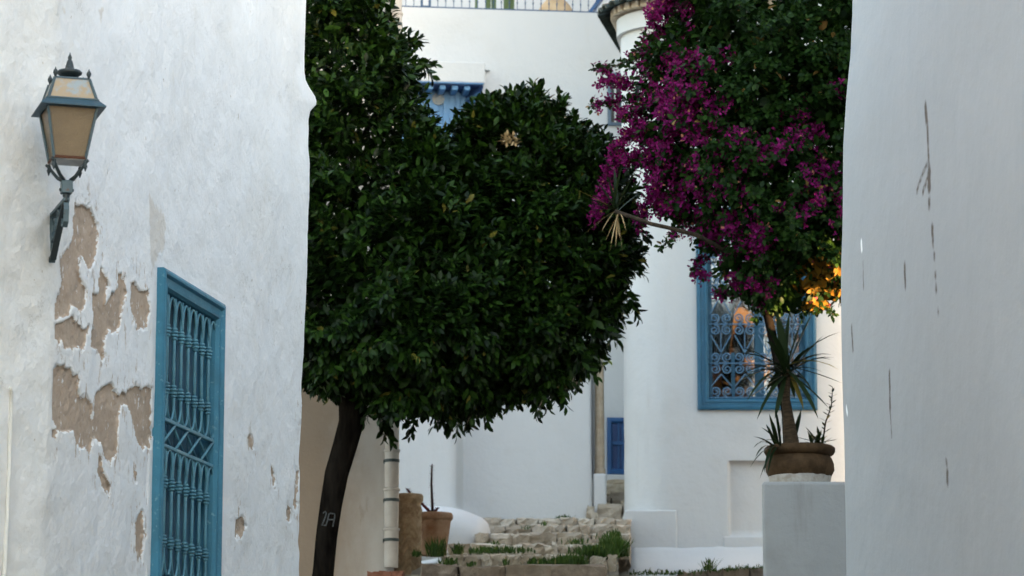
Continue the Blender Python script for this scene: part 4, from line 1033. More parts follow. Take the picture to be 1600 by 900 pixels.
crR = Crown([(690,250),(720,196),(745,168),(800,152),(835,140),(868,168),(905,200),(940,225),(975,268),(992,330),(994,395),(978,450),(982,480),(936,552),(876,612),(842,628),(800,626),(740,648),(690,642),(640,560),(640,300)], TD + .35, .76)
ORL = leaf_template(.090, .0205, .25, .18)
mats = []
for cr, nf, nb, nr_, ni in ((crL, 1700, 420, 480, 2600), (crR, 1450, 360, 450, 2000)):
    for mode, n, nl in (('front', nf, 9), ('back', nb, 8), ('rim', nr_, 9)):
        p, nn, _ = cr.sample(n, mode)
        low = (nn[:, 2] < -.4)
        mats.append(shoots(p[~low], nn[~low], nl, .15, 1.0, .25, 1.0, .5)); mats.append(shoots(p[low], nn[low], nl, .15, 1.1, .9, 1.0, -.2))
    p, nn, _ = cr.sample(ni, 'inner'); mats.append(shoots(p, nn, 5, .13, 1.3, .3, 1.2, .3))
# sprigs that stick out of the silhouette
spr = [((600,30),(628,42)),((636,66),(660,72)),((660,98),(690,104)),((640,70),(655,58)),((665,110),(684,128)),((690,205),(712,196)),((740,178),(738,164)),((770,166),(778,152)),((832,150),(838,136)),((870,176),(880,166)),((900,205),(915,196)),((938,232),(950,222)),((960,250),(972,246)),((985,300),(1000,296)),((1000,360),(1012,372)),((990,420),(1004,430)),((990,480),(1000,498)),((955,525),(972,540)),((918,575),(930,592)),((880,615),(884,634)),((835,632),(838,648)),((765,645),(762,664)),((700,655),(700,680)),((712,660),(716,680)),((645,662),(640,682)),((600,668),(598,690)),((606,672),(610,690)),((575,640),(570,655)),((690,655),(672,672)),((850,622),(858,640)),((560,640),(590,655))]
sp_p = np.array([P(*a, TD + rnd.uniform(-.15, .3)) for a, b in spr]); sp_b = np.array([P(*b, 1) for a, b in spr]); sp_a = np.array([P(*a, 1) for a, b in spr])
for rep in range(2):
    mats.append(shoots(sp_p + unit(sp_b - sp_a) * .03 * rep, unit(sp_b - sp_a) * 2.2, 9, .16, .8, .1, 1.0, .0))
mats = np.concatenate(mats)
pp = mats[:, :3, 3]; ux = pp[:, 0] / pp[:, 1] * 4900 + 800
front_ok = (ux > 470) & (ux < 1020) & (pp[:, 2] / pp[:, 1] < .275) & (mats[:, 1, 2] < .3)
pick = largest(mats, 300, front_ok); keep = np.ones(len(mats), bool); keep[pick] = False
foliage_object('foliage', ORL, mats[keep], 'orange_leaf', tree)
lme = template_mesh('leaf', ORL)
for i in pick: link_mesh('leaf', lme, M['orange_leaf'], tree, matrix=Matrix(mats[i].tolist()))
dc = MB(); c0 = P(796, 219, TD + .35 - .84)
for k in range(60):
    d = Vector((rnd.gauss(0, 1), rnd.gauss(-.6, .8), rnd.gauss(.2, .8))).normalized(); b = c0 + Vector((rnd.uniform(-.04, .04), rnd.uniform(-.02, .05), rnd.uniform(-.03, .03)))
    blade(dc, b, b + d * rnd.uniform(.03, .06), .008, n=4)
o = dc.build('dried_cluster', 'straw', tree); o['kind'] = 'stuff'
# chalk mark 2A on the trunk
def on_trunk(px, py): p = P(px, py, TD - .0595); return p
for pts in ([(505,802),(508,799),(510,802),(508,809),(503,821),(509,821)], [(509,822),(512,812),(514,803),(516,802),(523,803),(523,808),(522,813),(520,823)], [(513,812),(521,812)]):
    q = []
    for (x, y) in pts:
        c = np.interp(y, [790, 840], [517, 510]); dx = (x - c) / 238; q.append(P(x, y, TD - math.sqrt(max(.0725 ** 2 - dx * dx, 0)) - .003))
    MB().tube(q, .005, 5).build('painted_mark', 'chalk', tree)

# ------------------------------------------------------------------ bougainvillea
BD = 20.1
bou = thing('bougainvillea', 'bougainvillea with magenta blossom hanging beside the plain right wall', 'bougainvillea', (P(1231, 690, 19.6).x, 19.6, SOIL.z))
bt = [Vector((P(1232, 690, 19.36).x, 19.36, SOIL.z - .03)), P(1229, 650, 19.42), P(1222, 600, 19.55), P(1211, 545, 19.75), P(1199, 490, 19.95), P(1195, 440, 20.0), P(1190, 360, 20.05), P(1180, 250, 20.1), P(1200, 100, 20.1)]
MB().tube(bt, [.034, .031, .030, .029, .030, .028, .026, .02, .008], 10).build('trunk', 'bark', bou, True)
for (a, pts) in ((5, [(1140, 350), (1080, 260), (1030, 180)]), (6, [(1240, 300), (1290, 220), (1310, 120)]), (7, [(1130, 150), (1060, 60), (1030, 10)])):
    pp = [bt[a]] + [P(x, y, BD + rnd.uniform(-.2, .2)) for x, y in pts]
    MB().tube(pp, np.linspace(.022, .005, len(pp)).tolist(), 6).build('limb', 'bark', bou, True)
crB = Crown([(1040,-90),(1050,20),(1020,62),(1000,95),(985,130),(996,160),(985,190),(1000,222),(1004,262),(1016,300),(1030,335),(1062,352),(1090,385),(1115,400),(1128,438),(1160,466),(1200,488),(1240,482),(1278,480),(1303,470),(1350,455),(1420,380),(1430,-90)], BD, .70)
BL = leaf_template(.060, .019, .2, .25)
def flower_template(r=.0195):
    v = []; f = []
    for k in range(3):
        a = k * 2 * math.pi / 3; ca, sa = math.cos(a), math.sin(a)
        loc = [(0, 0, 0), (-.45 * r, .55 * r, .35 * r), (0, .5 * r, .18 * r), (.45 * r, .55 * r, .35 * r), (-.28 * r, .95 * r, .55 * r), (0, 1.25 * r, .6 * r), (.28 * r, .95 * r, .55 * r)]
        o = len(v); v += [(x * ca - y * sa, x * sa + y * ca, z) for x, y, z in loc]
        f += [(o, o + 2, o + 1), (o, o + 3, o + 2), (o + 1, o + 2, o + 5, o + 4), (o + 2, o + 3, o + 6, o + 5)]
    return np.array(v), f
FT = flower_template()
cent = [(1035,18,34,1.0),(1000,105,30,.6),(1010,200,42,1.3),(1085,120,36,.85),(1040,265,50,1.3),(1095,345,52,1.0),(1125,415,34,.8),(1150,455,26,.5),(1290,250,36,.9),(1228,215,26,.28),(1312,140,18,.7),(1180,260,40,.08),(1075,195,40,.85),(1270,200,24,.5),(1180,380,30,.35),(1195,415,20,.35),(1300,320,20,.5),(1030,320,24,.8)]
def fdens(q):
    s = np.zeros(len(q))
    for cx_, cy_, sg, w in cent: s += w * np.exp(-((q[:, 0] - cx_) ** 2 + (q[:, 1] - cy_) ** 2) / (2 * sg * sg))
    return s
lm, fm = [], []
for mode, n, nl in (('front', 1700, 9), ('back', 450, 8), ('rim', 280, 8), ('inner', 2200, 6)):
    p, nn, q = crB.sample(n, mode); fd = fdens(q) * (1 if mode in ('front', 'rim') else .4); isf = rng.random(n) < np.clip(fd * .36 + vnoise(q[:, 0] / 16, q[:, 1] / 16, 77, 2) * .45 * np.clip(fd * 2, 0, 1), 0, .75)
    lm.append(shoots(p[~isf], nn[~isf], nl, .13, 1.1, .45, 1.0 if mode != 'inner' else 1.6, .25))
    k = isf.sum()
    if k:
        fp = np.repeat(p[isf], 14, 0) + rng.normal(0, .034, (k * 14, 3)); fn = unit(np.repeat(nn[isf], 14, 0) + rng.normal(0, .7, (k * 14, 3)))
        up = rng.normal(0, 1, (k * 14, 3)); y = unit(np.cross(fn, up)); fm.append(mat4(fp, y, fn, rng.uniform(.7, 1.2, k * 14)))
        lm.append(shoots(p[isf], nn[isf], 3, .1, 1.2, .4, .9, .2))
# sprays reaching out of the crown: stems with leaves and blossom
sprays = [([(1015,80),(985,92),(950,108),(926,106)], .25), ([(1000,150),(970,158),(940,160),(921,168)], .15), ([(1010,200),(985,205),(965,232),(956,262),(946,300),(926,345)], .9), ([(990,130),(965,128),(938,128)], .7), ([(1060,350),(1050,375),(1030,388)], .1), ([(1020,300),(1005,330),(1000,350)], .5), ([(1050,20),(1030,12),(1015,35)], .95), ([(1045,40),(1015,60),(990,85)], .4), ([(1010,170),(985,175),(968,185)], .8), ([(1012,240),(990,250),(972,250)],.6), ([(1100,400),(1085,420),(1098,432)],.5), ([(1140,455),(1130,462),(1120,452)],.3),([(1280,470),(1295,478),(1302,492)],.1), ([(1040,10),(1042,-5),(1020,25)], .95), ([(1290,30),(1300,70),(1285,105)], .0)]
for pts, ff in sprays:
    dd = BD - rnd.uniform(.1, .45); pp = [P(x, y, dd + .25 * (1 - i / len(pts))) for i, (x, y) in enumerate(pts)]
    MB().tube(pp, np.linspace(.007, .003, len(pp)).tolist(), 5).build('spray_stem', 'twig', bou, True)
    L = sum((pp[i + 1] - pp[i]).length for i in range(len(pp) - 1)); m_ = max(6, int(L / .022)); arr = []
    for k in range(m_):
        t = (k + .5) / m_ * (len(pp) - 1); i = min(int(t), len(pp) - 2); arr.append(pp[i].lerp(pp[i + 1], t - i))
    arr = np.array(arr); isf = rng.random(m_) < ff
    nn = unit(rng.normal(0, .5, (m_, 3)) + np.array([-.2, -.5, .2]))
    lm.append(shoots(arr[~isf], nn[~isf], 4, .05, 1.2, .5, .95, .1) if (~isf).any() else np.zeros((0, 4, 4)))
    k = isf.sum()
    if k:
        fp = np.repeat(arr[isf], 14, 0) + rng.normal(0, .026, (k * 14, 3)); fn = unit(np.repeat(nn[isf], 14, 0) + rng.normal(0, .7, (k * 14, 3)))
        fm.append(mat4(fp, unit(np.cross(fn, rng.normal(0, 1, (k * 14, 3)))), fn, rng.uniform(.7, 1.2, k * 14)))
        lm.append(shoots(arr[isf], nn[isf], 2, .05, 1.2, .5, .8, .1))
lm = np.concatenate(lm); fm = np.concatenate(fm)
qx = lm[:, 0, 3] / lm[:, 1, 3] * 4900 / 1.0 + 800
cpx = lm[:, 1, 3] * CT + lm[:, 2, 3] * ST; sx_ = lm[:, 0, 3] / cpx * F_PX + 800; sy_ = 450 - (lm[:, 2, 3] * CT - lm[:, 1, 3] * ST) / cpx * F_PX
gold = (((sx_ - 1278) / 40) ** 2 + ((sy_ - 442) / 44) ** 2 < 1) & (rng.random(len(lm)) < .6)  # leaves recoloured gold where the low sun's glow belongs
foliage_object('sunglow_foliage', BL, lm[gold], 'sunglow_leaf', bou); lm = lm[~gold]
def vis(mats): p = mats[:, :3, 3]; u = p[:, 0] / p[:, 1] * 4900 + 800; return (u > 900) & (u < 1310) & (p[:, 2] / p[:, 1] < .275) & (p[:, 1] < BD + .1)
for mats_, tmpl, nm, mt in ((lm, BL, 'leaf', 'boug_leaf'), (fm, FT, 'bract', 'bract')):
    pick = largest(mats_, 300, vis(mats_)); keep = np.ones(len(mats_), bool); keep[pick] = False
    foliage_object('foliage' if nm == 'leaf' else 'blossom', tmpl, mats_[keep], mt, bou); me = template_mesh(nm, tmpl)
    for i in pick: link_mesh(nm, me, M[mt], bou, matrix=Matrix(mats_[i].tolist()))

# --- yucca head on a bare branch poking out of the blossom
yh = P(960, 330, 19.25)
yk = thing('yucca_branch', 'yucca head with dry hanging leaves on a bare branch left of the blossom', 'yucca', (P(1231, 690, 19.40).x + .02, 19.40, SOIL.z))
bp = [Vector((P(1234, 690, 19.40).x, 19.40, SOIL.z - .02)), P(1229, 640, 19.48), P(1212, 545, 19.8), P(1197, 470, 20.0), P(1150, 400, 19.95), P(1090, 368, 19.6), P(1045, 356, 19.35), P(1018, 350, 19.3), P(990, 340, 19.27), P(974, 335, 19.26), yh]
MB().tube(bp, [.014, .014, .014, .014, .014, .014, .013, .013, .013, .014, .016], 8).build('branch', 'twig', yk, True)
for i, (tx, ty) in enumerate([(892,301),(899,286),(922,265),(972,258),(995,265),(984,283),(945,262),(905,315),(1003,300),(930,280),(960,262),(915,330),(950,275),(988,300),(898,295)]):
    blade(MB(), yh + Vector((rnd.uniform(-.01, .02), 0, rnd.uniform(-.01, .02))), P(tx, ty, 19.25 + rnd.uniform(-.2, .15)), rnd.uniform(.008, .013) if i != 3 else .018, sag=rnd.uniform(0, .04)).build('leaf', 'yucca_leaf', yk, True)
for (tx, ty) in [(952,398),(972,391),(947,375),(913,366),(962,385),(940,362),(968,372),(955,380),(925,358),(978,360)]:
    blade(MB(), yh + Vector((rnd.uniform(.0, .04), 0, rnd.uniform(-.01, .01))), P(tx, ty, 19.25 + rnd.uniform(-.06, .06)), rnd.uniform(.004, .007), sag=.05).build('dry_leaf', 'straw', yk, True)

# ------------------------------------------------------------------ stained wall and drain pipe behind the tree
SD = 22.0
sw = thing('house', 'low stained earthy wall behind the orange tree trunk', 'house', (P(540, 900, SD).x, SD, 1.0))
swx1 = P(610, 700, SD).x
def stained_wall():
    xs_ = knots((swx1 - 3.5, swx1 - .03, .05)); zs = knots((0.5, 6.6, .06))
    cols = [(x, SD, 0, -1) for x in xs_] + [(swx1 - .03 + .03 * math.sin(a), SD + .03 - .03 * math.cos(a), math.sin(a), -math.cos(a)) for a in (.4, .8, 1.2, 1.57)] + [(swx1, SD + q, 1, 0) for q in (.3, .6, .9)]
    C = np.array(cols); nj = len(zs); X = np.repeat(C[None, :, 0], nj, 0); Y = np.repeat(C[None, :, 1], nj, 0); Z = np.repeat(zs[:, None], len(C), 1)
    off = vnoise(X * 1.2, Z * 1.2, 61, 4) * .02; X = X + off * C[None, :, 2]; Y = Y + off * C[None, :, 3]
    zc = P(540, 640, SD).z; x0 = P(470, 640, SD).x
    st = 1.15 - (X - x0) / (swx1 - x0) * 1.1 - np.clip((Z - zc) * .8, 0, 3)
    grid_mesh('wall', X, Y, Z, 'stained', sw, None, {'stain': st})
stained_wall()
pcx = P(612.5, 700, SD - .09); pr = 11.5 / ppm(612, 700, SD)
dp = thing('drain_pipe', 'cream jointed drain pipe running down the corner of stained wall', 'pipe', (pcx.x, SD - .09, P(612, 888, SD - .09).z))
joints = [888, 825, 763, 702]; 
while joints[-1] > -60: joints.append(joints[-1] - 62)
zj = [P(612, y, SD - .09).z for y in joints]
for k in range(len(zj) - 1):
    autosmooth(MB().lathe([(pr * .92, 0.004), (pr * .95, .01), (pr * .98, (zj[k + 1] - zj[k]) * .85), (pr * 1.0, zj[k + 1] - zj[k] - .02), (pr * 1.12, zj[k + 1] - zj[k] - .018), (pr * 1.14, zj[k + 1] - zj[k] - .004), (pr * 1.02, zj[k + 1] - zj[k])], (pcx.x, SD - .09, zj[k]), 20).build('pipe_segment', 'pipe', dp), 40)
    zc = zj[k] + (zj[k + 1] - zj[k]) * .70
    MB().lathe([(pr * 1.0, -.011), (pr * 1.05, -.010), (pr * 1.05, .010), (pr * 1.0, .011)], (pcx.x, SD - .09, zc), 20).build('clamp', 'clamp', dp)
    MB().obox((pcx.x - pr, SD - .045, zc), (.008, 0, 0), (0, .045, 0), (0, 0, .010)).build('clamp_lug', 'clamp', dp)

# --- carved stone column, terracotta pot and succulent
CD = 22.5
cc = P(637, 900, CD); cr_ = 22 / ppm(640, 830, CD); cb = ground_z(CD) + .05; ct = P(640, 772, CD).z
col_ = thing('stone_column', 'short carved ochre stone column beside the drain pipe', 'column', (cc.x, CD, cb))
def carved():
    nt_, nz_ = 64, 60; th = np.linspace(0, 2 * math.pi, nt_ + 1); zz = np.linspace(cb, ct - .10, nz_)
    TH, ZZ = np.meshgrid(th, zz)
    ph = (TH / (2 * math.pi) * 9); zr = (ZZ - cb) / .055
    pat = np.abs(((zr + np.abs((ph % 2) - 1) * 1.6) % 1) - .5) * 2
    RR = cr_ * (1 - .16 * pat + .05 * vnoise(TH * 4, ZZ * 14, 71, 3))
    grid_mesh('shaft', cc.x + RR * np.cos(TH), CD + RR * np.sin(TH), ZZ, 'stone_carved', col_)
carved()
autosmooth(MB().lathe([(cr_ * .96, -.115), (cr_ * .99, -.10), (cr_ * .90, -.085), (cr_ * .92, -.07), (cr_ * 1.06, -.05), (cr_ * 1.10, -.02), (cr_ * 1.02, -.004), (cr_ * .8, 0)], (cc.x, CD, ct), 28, .025, 5).build('capital', 'stone_carved', col_), 60)
pd = 23.0; pcn = P(677, 870, pd); kq = 1 / ppm(680, 830, pd); pzt = P(680, 802, pd).z; pzb = P(680, 868, pd).z
p2 = thing('flower_pot', 'tapered terracotta flower pot standing behind the carved column', 'pot', (pcn.x, pd, pzb))
autosmooth(MB().lathe([(20 * kq, 0), (21 * kq, 4 * kq), (27 * kq, 52 * kq), (28 * kq, 56 * kq)], (pcn.x, pd, pzb), 28, .008, 6).build('body', 'terracotta', p2), 40)
autosmooth(MB().lathe([(28 * kq, 54 * kq), (30.5 * kq, 57 * kq), (31 * kq, 62 * kq), (29 * kq, 66 * kq), (26 * kq, 66 * kq), (25 * kq, 62 * kq)], (pcn.x, pd, pzb), 28, .006, 7).build('rim', 'terracotta', p2), 40)
MB().lathe([(24 * kq, 57 * kq), (25 * kq, 61 * kq), (5 * kq, 62.5 * kq)], (pcn.x, pd, pzb), 18).build('soil', 'soil', p2)
su = thing('succulent_plant', 'dark red succulent with one upright spike in the terracotta pot', 'plant', (pcn.x, pd, pzt))
for pts in ([(676, 802), (675, 780), (674, 755), (675, 727)], [(674, 802), (664, 792), (650, 778), (640, 770), (636, 764)], [(675, 802), (682, 797), (684, 794)]):
    pp = [P(x, y, pd - .05 * i) for i, (x, y) in enumerate(pts)]
    st_ = MB().tube(pp, np.linspace(.012, .006, len(pp)).tolist(), 6).build('stem', 'succulent', su, True)
    n_ = int(sum((pp[i + 1] - pp[i]).length for i in range(len(pp) - 1)) / .004); sb = MB()
    for k in range(n_):
        t = (k + .5) / n_ * (len(pp) - 1); i = min(int(t), len(pp) - 2); c = pp[i].lerp(pp[i + 1], t - i); a = k * 2.4
        blade(sb, c, c + Vector((math.cos(a), math.sin(a), .35)) * rnd.uniform(.018, .028), .005, n=4)
    o = sb.build('leaf_whorl', 'succulent', st_); o['kind'] = 'stuff'

# ------------------------------------------------------------------ back house with roof terrace
BT = 0.117; bc_ = 1 / math.hypot(1, BT); TT = Vector((bc_, BT * bc_, 0)); TN = Vector((BT * bc_, -bc_, 0)); BO = P(800, 16, 31.0); BZT = BO.z; BO.z = 0
def BW(px, py):
    r = ray(px, py); k = BO.dot(TN) / r.dot(TN); p = r * k; return ((p - BO).dot(TT), p.z)
def BP(u, z, n=0.0): return BO + TT * u + TN * n + Vector((0, 0, z))
bh_ = thing('house', 'tall white house with blue hooded window and roof terrace', 'house', (BO.x, 31.5, 2.5))
def bgrid(name, u0, u1, z0, z1, n, step_=.12, seed=81, parent=None, m='plaster_back'):
    us, zs = knots((u0, u1, step_)), knots((z0, z1, step_)); U, Z = np.meshgrid(us, zs); off = n + vnoise(U * .8, Z * .8, seed, 3) * .012
    return grid_mesh(name, BO.x + TT.x * U + TN.x * off, BO.y + TT.y * U + TN.y * off, Z, m, parent)
u_l = BW(540, 100)[0]; u_r = BW(1100, 100)[0]
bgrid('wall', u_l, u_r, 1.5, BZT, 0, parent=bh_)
def BB(u0, u1, z0, z1, n0, n1): return MB().hexa([BP(u0, z0, n1), BP(u1, z0, n1), BP(u1, z0, n0), BP(u0, z0, n0), BP(u0, z1, n1), BP(u1, z1, n1), BP(u1, z1, n0), BP(u0, z1, n0)])
BB(u_l, u_r, BZT - .25, BZT - .001, -2.6, -.02).build('terrace_floor', 'plaster_back', bh_)
BB(u_l - 1, u_r + 1, BZT - 1, BZT + 3.6, -3.2, -2.6).build('upper_storey', 'plaster_back', bh_)
# railing
ra, rb_ = BW(610, 10)[0], BW(938, 10)[0]
BB(ra, rb_, BZT + .012, BZT + .030, -.09, -.06).build('railing_rail', 'iron_blue', bh_)
BB(ra, rb_, BZT + .90, BZT + .93, -.09, -.06).build('railing_rail', 'iron_blue', bh_)
u = ra; k = 0
bal = None
while u < rb_ + .01:
    big = abs(u - BW(664, 10)[0]) < .06
    mb = MB().tube([BP(u, BZT + (.0 if k % 9 == 0 else .02), -.075), BP(u, BZT + .92, -.075)], .014 if big else .0045, 6)
    mb.lathe([(.004, -.012), (.010, 0), (.004, .012)], BP(u, BZT + .10, -.075), 6)
    mb.build('baluster', 'iron_blue', bh_); u += .0818; k += 1
sb_ = MB().obox(BP(BW(664, 10)[0], BZT + .015, -.075), TT * .04, TN * .03, (0, 0, .02)).build('post_foot', 'iron_blue', bh_)
# slanted stair string at the end of the railing
for du in (0, ):
    a, b = BP(BW(921, 18)[0], BZT + .02, -.5), BP(BW(936, 0)[0], BZT + .16, -.5)
    d = (b - a); MB().obox((a + b) / 2 + d * 1.2, d * 1.75, TN * .25, Vector((-.012, 0, .012))).build('stair_string', 'blue_deep', bh_)
# hooded blue window
hu0, hu1 = BW(606, 128)[0], BW(727, 170)[0]; hz1 = BW(700, 142)[1]; hz0 = hz1 - 1.0; fz0 = BW(700, 141)[1]; fz1 = BW(700, 109)[1]; fu1 = BW(751, 110)[0]; fu0 = hu0 - (fu1 - hu1)
hn = .34
BB(fu0, fu1 + .01, fz0, fz1, -.01, hn).build('hood_box', 'plaster_back', bh_, bevel=.012)
Wh = BB(hu0, hu1, hz0, hz1 + .1, -.02, .035).build('window', 'blue_bright', bh_)
for (a, b, z0, z1) in ((hu0 + .04, hu0 + .30, .06, .40), (hu1 - .50, hu1 - .27, .02, .36), (hu1 - .50, hu1 - .27, .42, .92), (hu1 - .23, hu1 - .05, .02, .40), (hu1 - .23, hu1 - .05, .44, .92)):
    BB(a, b, hz1 - z1, hz1 - z0, .034, .052).build('panel', 'blue_bright', Wh, bevel=.01)
for k in range(3): BB(hu1 - .225 + k * .06, hu1 - .185 + k * .06, hz1 - .38, hz1 - .03, .05, .060).build('panel_rib', 'blue_bright', Wh)
cw_ = BP(BW(684, 157)[0], BW(684, 157)[1], .056); mb = MB()
for k in range(12): a = k * math.pi / 6; mb.obox(cw_ + TT * math.cos(a) * .045 + Vector((0, 0, math.sin(a) * .045)), TT * .016, TN * .012, (0, 0, .016))
mb.tube([cw_ - TN * .01, cw_ + TN * .012], .040, 14); o = mb.build('rosette', 'rosette', Wh); o['kind'] = 'stuff'
BB(hu0 - .05, fu1 - .005, fz0 - .012, fz0 - .001, .30, .345).build('hood_trim', 'blue_bright', bh_)
BB(fu0 + .01, fu1 - .012, fz0 - .02, fz0 - .002, .0, .299).build('hood_soffit', 'navy', bh_)
u = hu0
while u < hu1 - .02:
    BB(u, u + .06, fz0 - .065, fz0 - .021, .0, .29).build('joist', 'blue_bright', bh_, bevel=.006); u += .125
# splayed side brackets with slats
for (ub_, ut_, sg) in ((hu1, fu1 - .012, 1), (hu0, fu0 + .012, -1)):
    zl = hz1 - .62; zt2 = fz0 - .022
    A0, A1, B1 = BP(ub_, zl, .03), BP(ub_, zt2, .03), BP(ut_, zt2, .30); th = TT * .012 * sg
    br = MB().add([A0, A1, B1, A0 + th, A1 + th, B1 + th], [(0, 1, 2), (5, 4, 3), (0, 3, 4, 1), (1, 4, 5, 2), (2, 5, 3, 0)]).build('side_bracket', 'navy', bh_)
    for k in range(9):
        t = (k + .6) / 10; pA = A0.lerp(A1, t); pB = A0.lerp(B1, t); MB().tube([pA - th * .6, pB - th * .6 + Vector((0, 0, .02))], .010, 5).build('slat', 'blue_bright', br)
st_ = BW(760, 110); BB(st_[0] - .03, st_[0] + .03, st_[1] - .01, st_[1] + .012, 0, .06).build('wall_spout', 'plaster_back', bh_)
# narrow window beside the rounded corner
a, b = BW(949, 114), BW(970, 197)
nwz = (b[1], a[1]); NWm = frame_ring(MB(), BP, (a[0], b[0] + .03, b[1], a[1]), [(0, -.02), (0, .03), (.03, .035), (.035, .012)]).build('window', 'slate', bh_)
BB(a[0] + .03, b[0], b[1] + .03, a[1] - .03, .002, .010).build('pane', 'room', NWm)
BB((a[0] + b[0]) / 2, (a[0] + b[0]) / 2 + .018, b[1] + .03, a[1] - .03, .011, .025).build('glazing_bar', 'curtain', NWm)
# small low window above the stair head
a, b = BW(948, 653), BW(990, 742)
LWm = frame_ring(MB(), BP, (a[0], b[0], b[1], a[1]), [(0, -.02), (0, .04), (.035, .045), (.05, .03), (.055, .012)]).build('window', 'blue_deep', bh_)
BB(a[0] + .05, b[0] - .05, b[1] + .05, a[1] - .05, .003, .011).build('shutter', 'navy', LWm)
zm = (a[1] + b[1]) / 2 + .03; BB(a[0] + .05, b[0] - .05, zm - .018, zm + .018, .012, .030).build('shutter_rail', 'blue_deep', LWm)
for uu in (.105, .15): BB(a[0] + uu, a[0] + uu + .018, b[1] + .05, a[1] - .05, .0115, .026).build('shutter_stile', 'blue_deep', LWm)
BB(a[0] - .05, b[0] + .1, b[1] - .09, b[1] - .006, -.02, .06).build('sill', 'plaster_back', LWm, bevel=.01)
# cactus and jar on the terrace
for i, (px_, hgt, r, lab) in enumerate(((770, .55, .030, 'tall green columnar cactus behind terrace railing, left one'), (799, .55, .030, 'green columnar cactus behind terrace railing, nearer the jar'))):
    u = BW(px_, 10)[0]; cz = BZT + .0; ca = thing('cactus_plant', lab, 'cactus', tuple(BP(u, cz, -.45)), 'cacti on the roof terrace')
    def ribbed(x, y0, h, r, nm):
        mb = MB(); pts = [(r * .8, 0), (r, .05), (r * 1.05, h * .5), (r, h * .9), (r * .5, h), (.002, h + .01)]; o0 = len(mb.v)
        for (rr, z) in pts:
            for k in range(16):
                a = 2 * math.pi * k / 16; q = rr * (1.0 if k % 2 else .78); c = BP(x, cz + z, y0); mb.v.append((c.x + q * math.cos(a), c.y + q * math.sin(a), c.z))
        for j in range(len(pts) - 1):
            for k in range(16): mb.f.append((j * 16 + k, j * 16 + (k + 1) % 16, j * 16 + 16 + (k + 1) % 16, j * 16 + 16 + k))
        mb.build(nm, 'cactus', ca)
    ribbed(u, -.45, hgt, r, 'cactus_stem'); ribbed(u + .062, -.47, hgt * .8, r * .85, 'cactus_stem')
    if i == 0:
        MB().tube([BP(u, cz + .04, -.44), BP(u - .09, cz + .05, -.44), BP(u - .12, cz + .12, -.44), BP(u - .125, cz + .3, -.44)], [.016, .018, .018, .012], 8).build('cactus_arm', 'cactus', ca, True)
    else: ribbed(u - .075, -.44, .06, .02, 'cactus_stem')
    pt = BP(u, cz, -.45)
ju = BW(878, 12)[0]; jc = BP(ju, BZT, -.5)
jar = thing('clay_jar', 'large ochre clay jar standing behind the terrace railing', 'jar', tuple(jc))
autosmooth(MB().lathe([(.15, 0), (.20, .02), (.215, .06), (.20, .11), (.15, .20), (.08, .28), (.05, .32)], jc, 28).build('body', 'jar', jar), 50)
autosmooth(MB().lathe([(.05, .31), (.07, .34), (.075, .365), (.05, .37)], jc, 24).build('neck', 'jar', jar), 50)

# ------------------------------------------------------------------ low annex behind the stairs
AY = 27.7
an = thing('house', 'low white annex wall at the head of stone stairs', 'house', (P(800, 800, AY).x, AY + .5, 2.2))
def annex():
    x0, xe, x1 = P(600, 750, AY).x, P(723, 750, AY).x, P(925, 750, AY).x
    xs_ = knots((x0, xe - .06, .06), (xe - .06, xe + .02, .01), (xe + .02, x1 - .03, .06)); zs = knots((1.8, P(800, 470, AY).z, .06))
    cols = [(x, AY, 0, -1) for x in xs_] + [(x1 - .03 + .03 * math.sin(a), AY + .03 - .03 * math.cos(a), math.sin(a), -math.cos(a)) for a in (.5, 1.0, 1.57)] + [(x1, AY + q, 1, 0) for q in (.3, .8)]
    C = np.array(cols); nj = len(zs); X = np.repeat(C[None, :, 0], nj, 0); Y = np.repeat(C[None, :, 1], nj, 0); Z = np.repeat(zs[:, None], len(C), 1)
    zf = P(723, 790, AY).z
    edge = xe + np.clip((zf - Z), 0, None) ** 1.5 * 2.2
    proud = .30 * (1 - sstep(X, edge - .07, edge + .01))
    off = proud + vnoise(X, Z, 91, 3) * .012; X = X + off * C[None, :, 2]; Y = Y + off * C[None, :, 3]
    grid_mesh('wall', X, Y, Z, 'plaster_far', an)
    zt = zs[-1]; MB().box((x0, AY - .33, zt - .01), (x1 + .03, AY + 1.2, zt + .07)).build('coping', 'plaster_far', an, bevel=.02)
annex()
# swelling whitewashed foot at the annex corner
def mound():
    pl = [(640, 790), (700, 792), (722, 797), (742, 805), (756, 811), (765, 822), (768, 834), (764, 848), (740, 862), (640, 880)]
    X, Y, Z = [], [], []
    for j, (dd, sc) in enumerate(((27.45, 1.0), (26.4, 1.01), (25.7, 1.01), (25.4, .985), (25.2, .94), (25.05, .84), (24.97, .66), (24.95, .35), (24.95, .05))):
        c = (690, 880); row = []
        for (x, y) in pl:
            q = P(c[0] + (x - c[0]) * sc, c[1] + (y - c[1]) * sc, dd); row.append((q.x, dd, q.z))
        X.append([r[0] for r in row]); Y.append([r[1] for r in row]); Z.append([r[2] for r in row])
    o = grid_mesh('foot', np.array(X)[::-1], np.array(Y)[::-1], np.array(Z)[::-1], 'plaster_far', an)
    sd = o.modifiers.new('sub', 'SUBSURF'); sd.levels = 2; sd.render_levels = 2
mound()
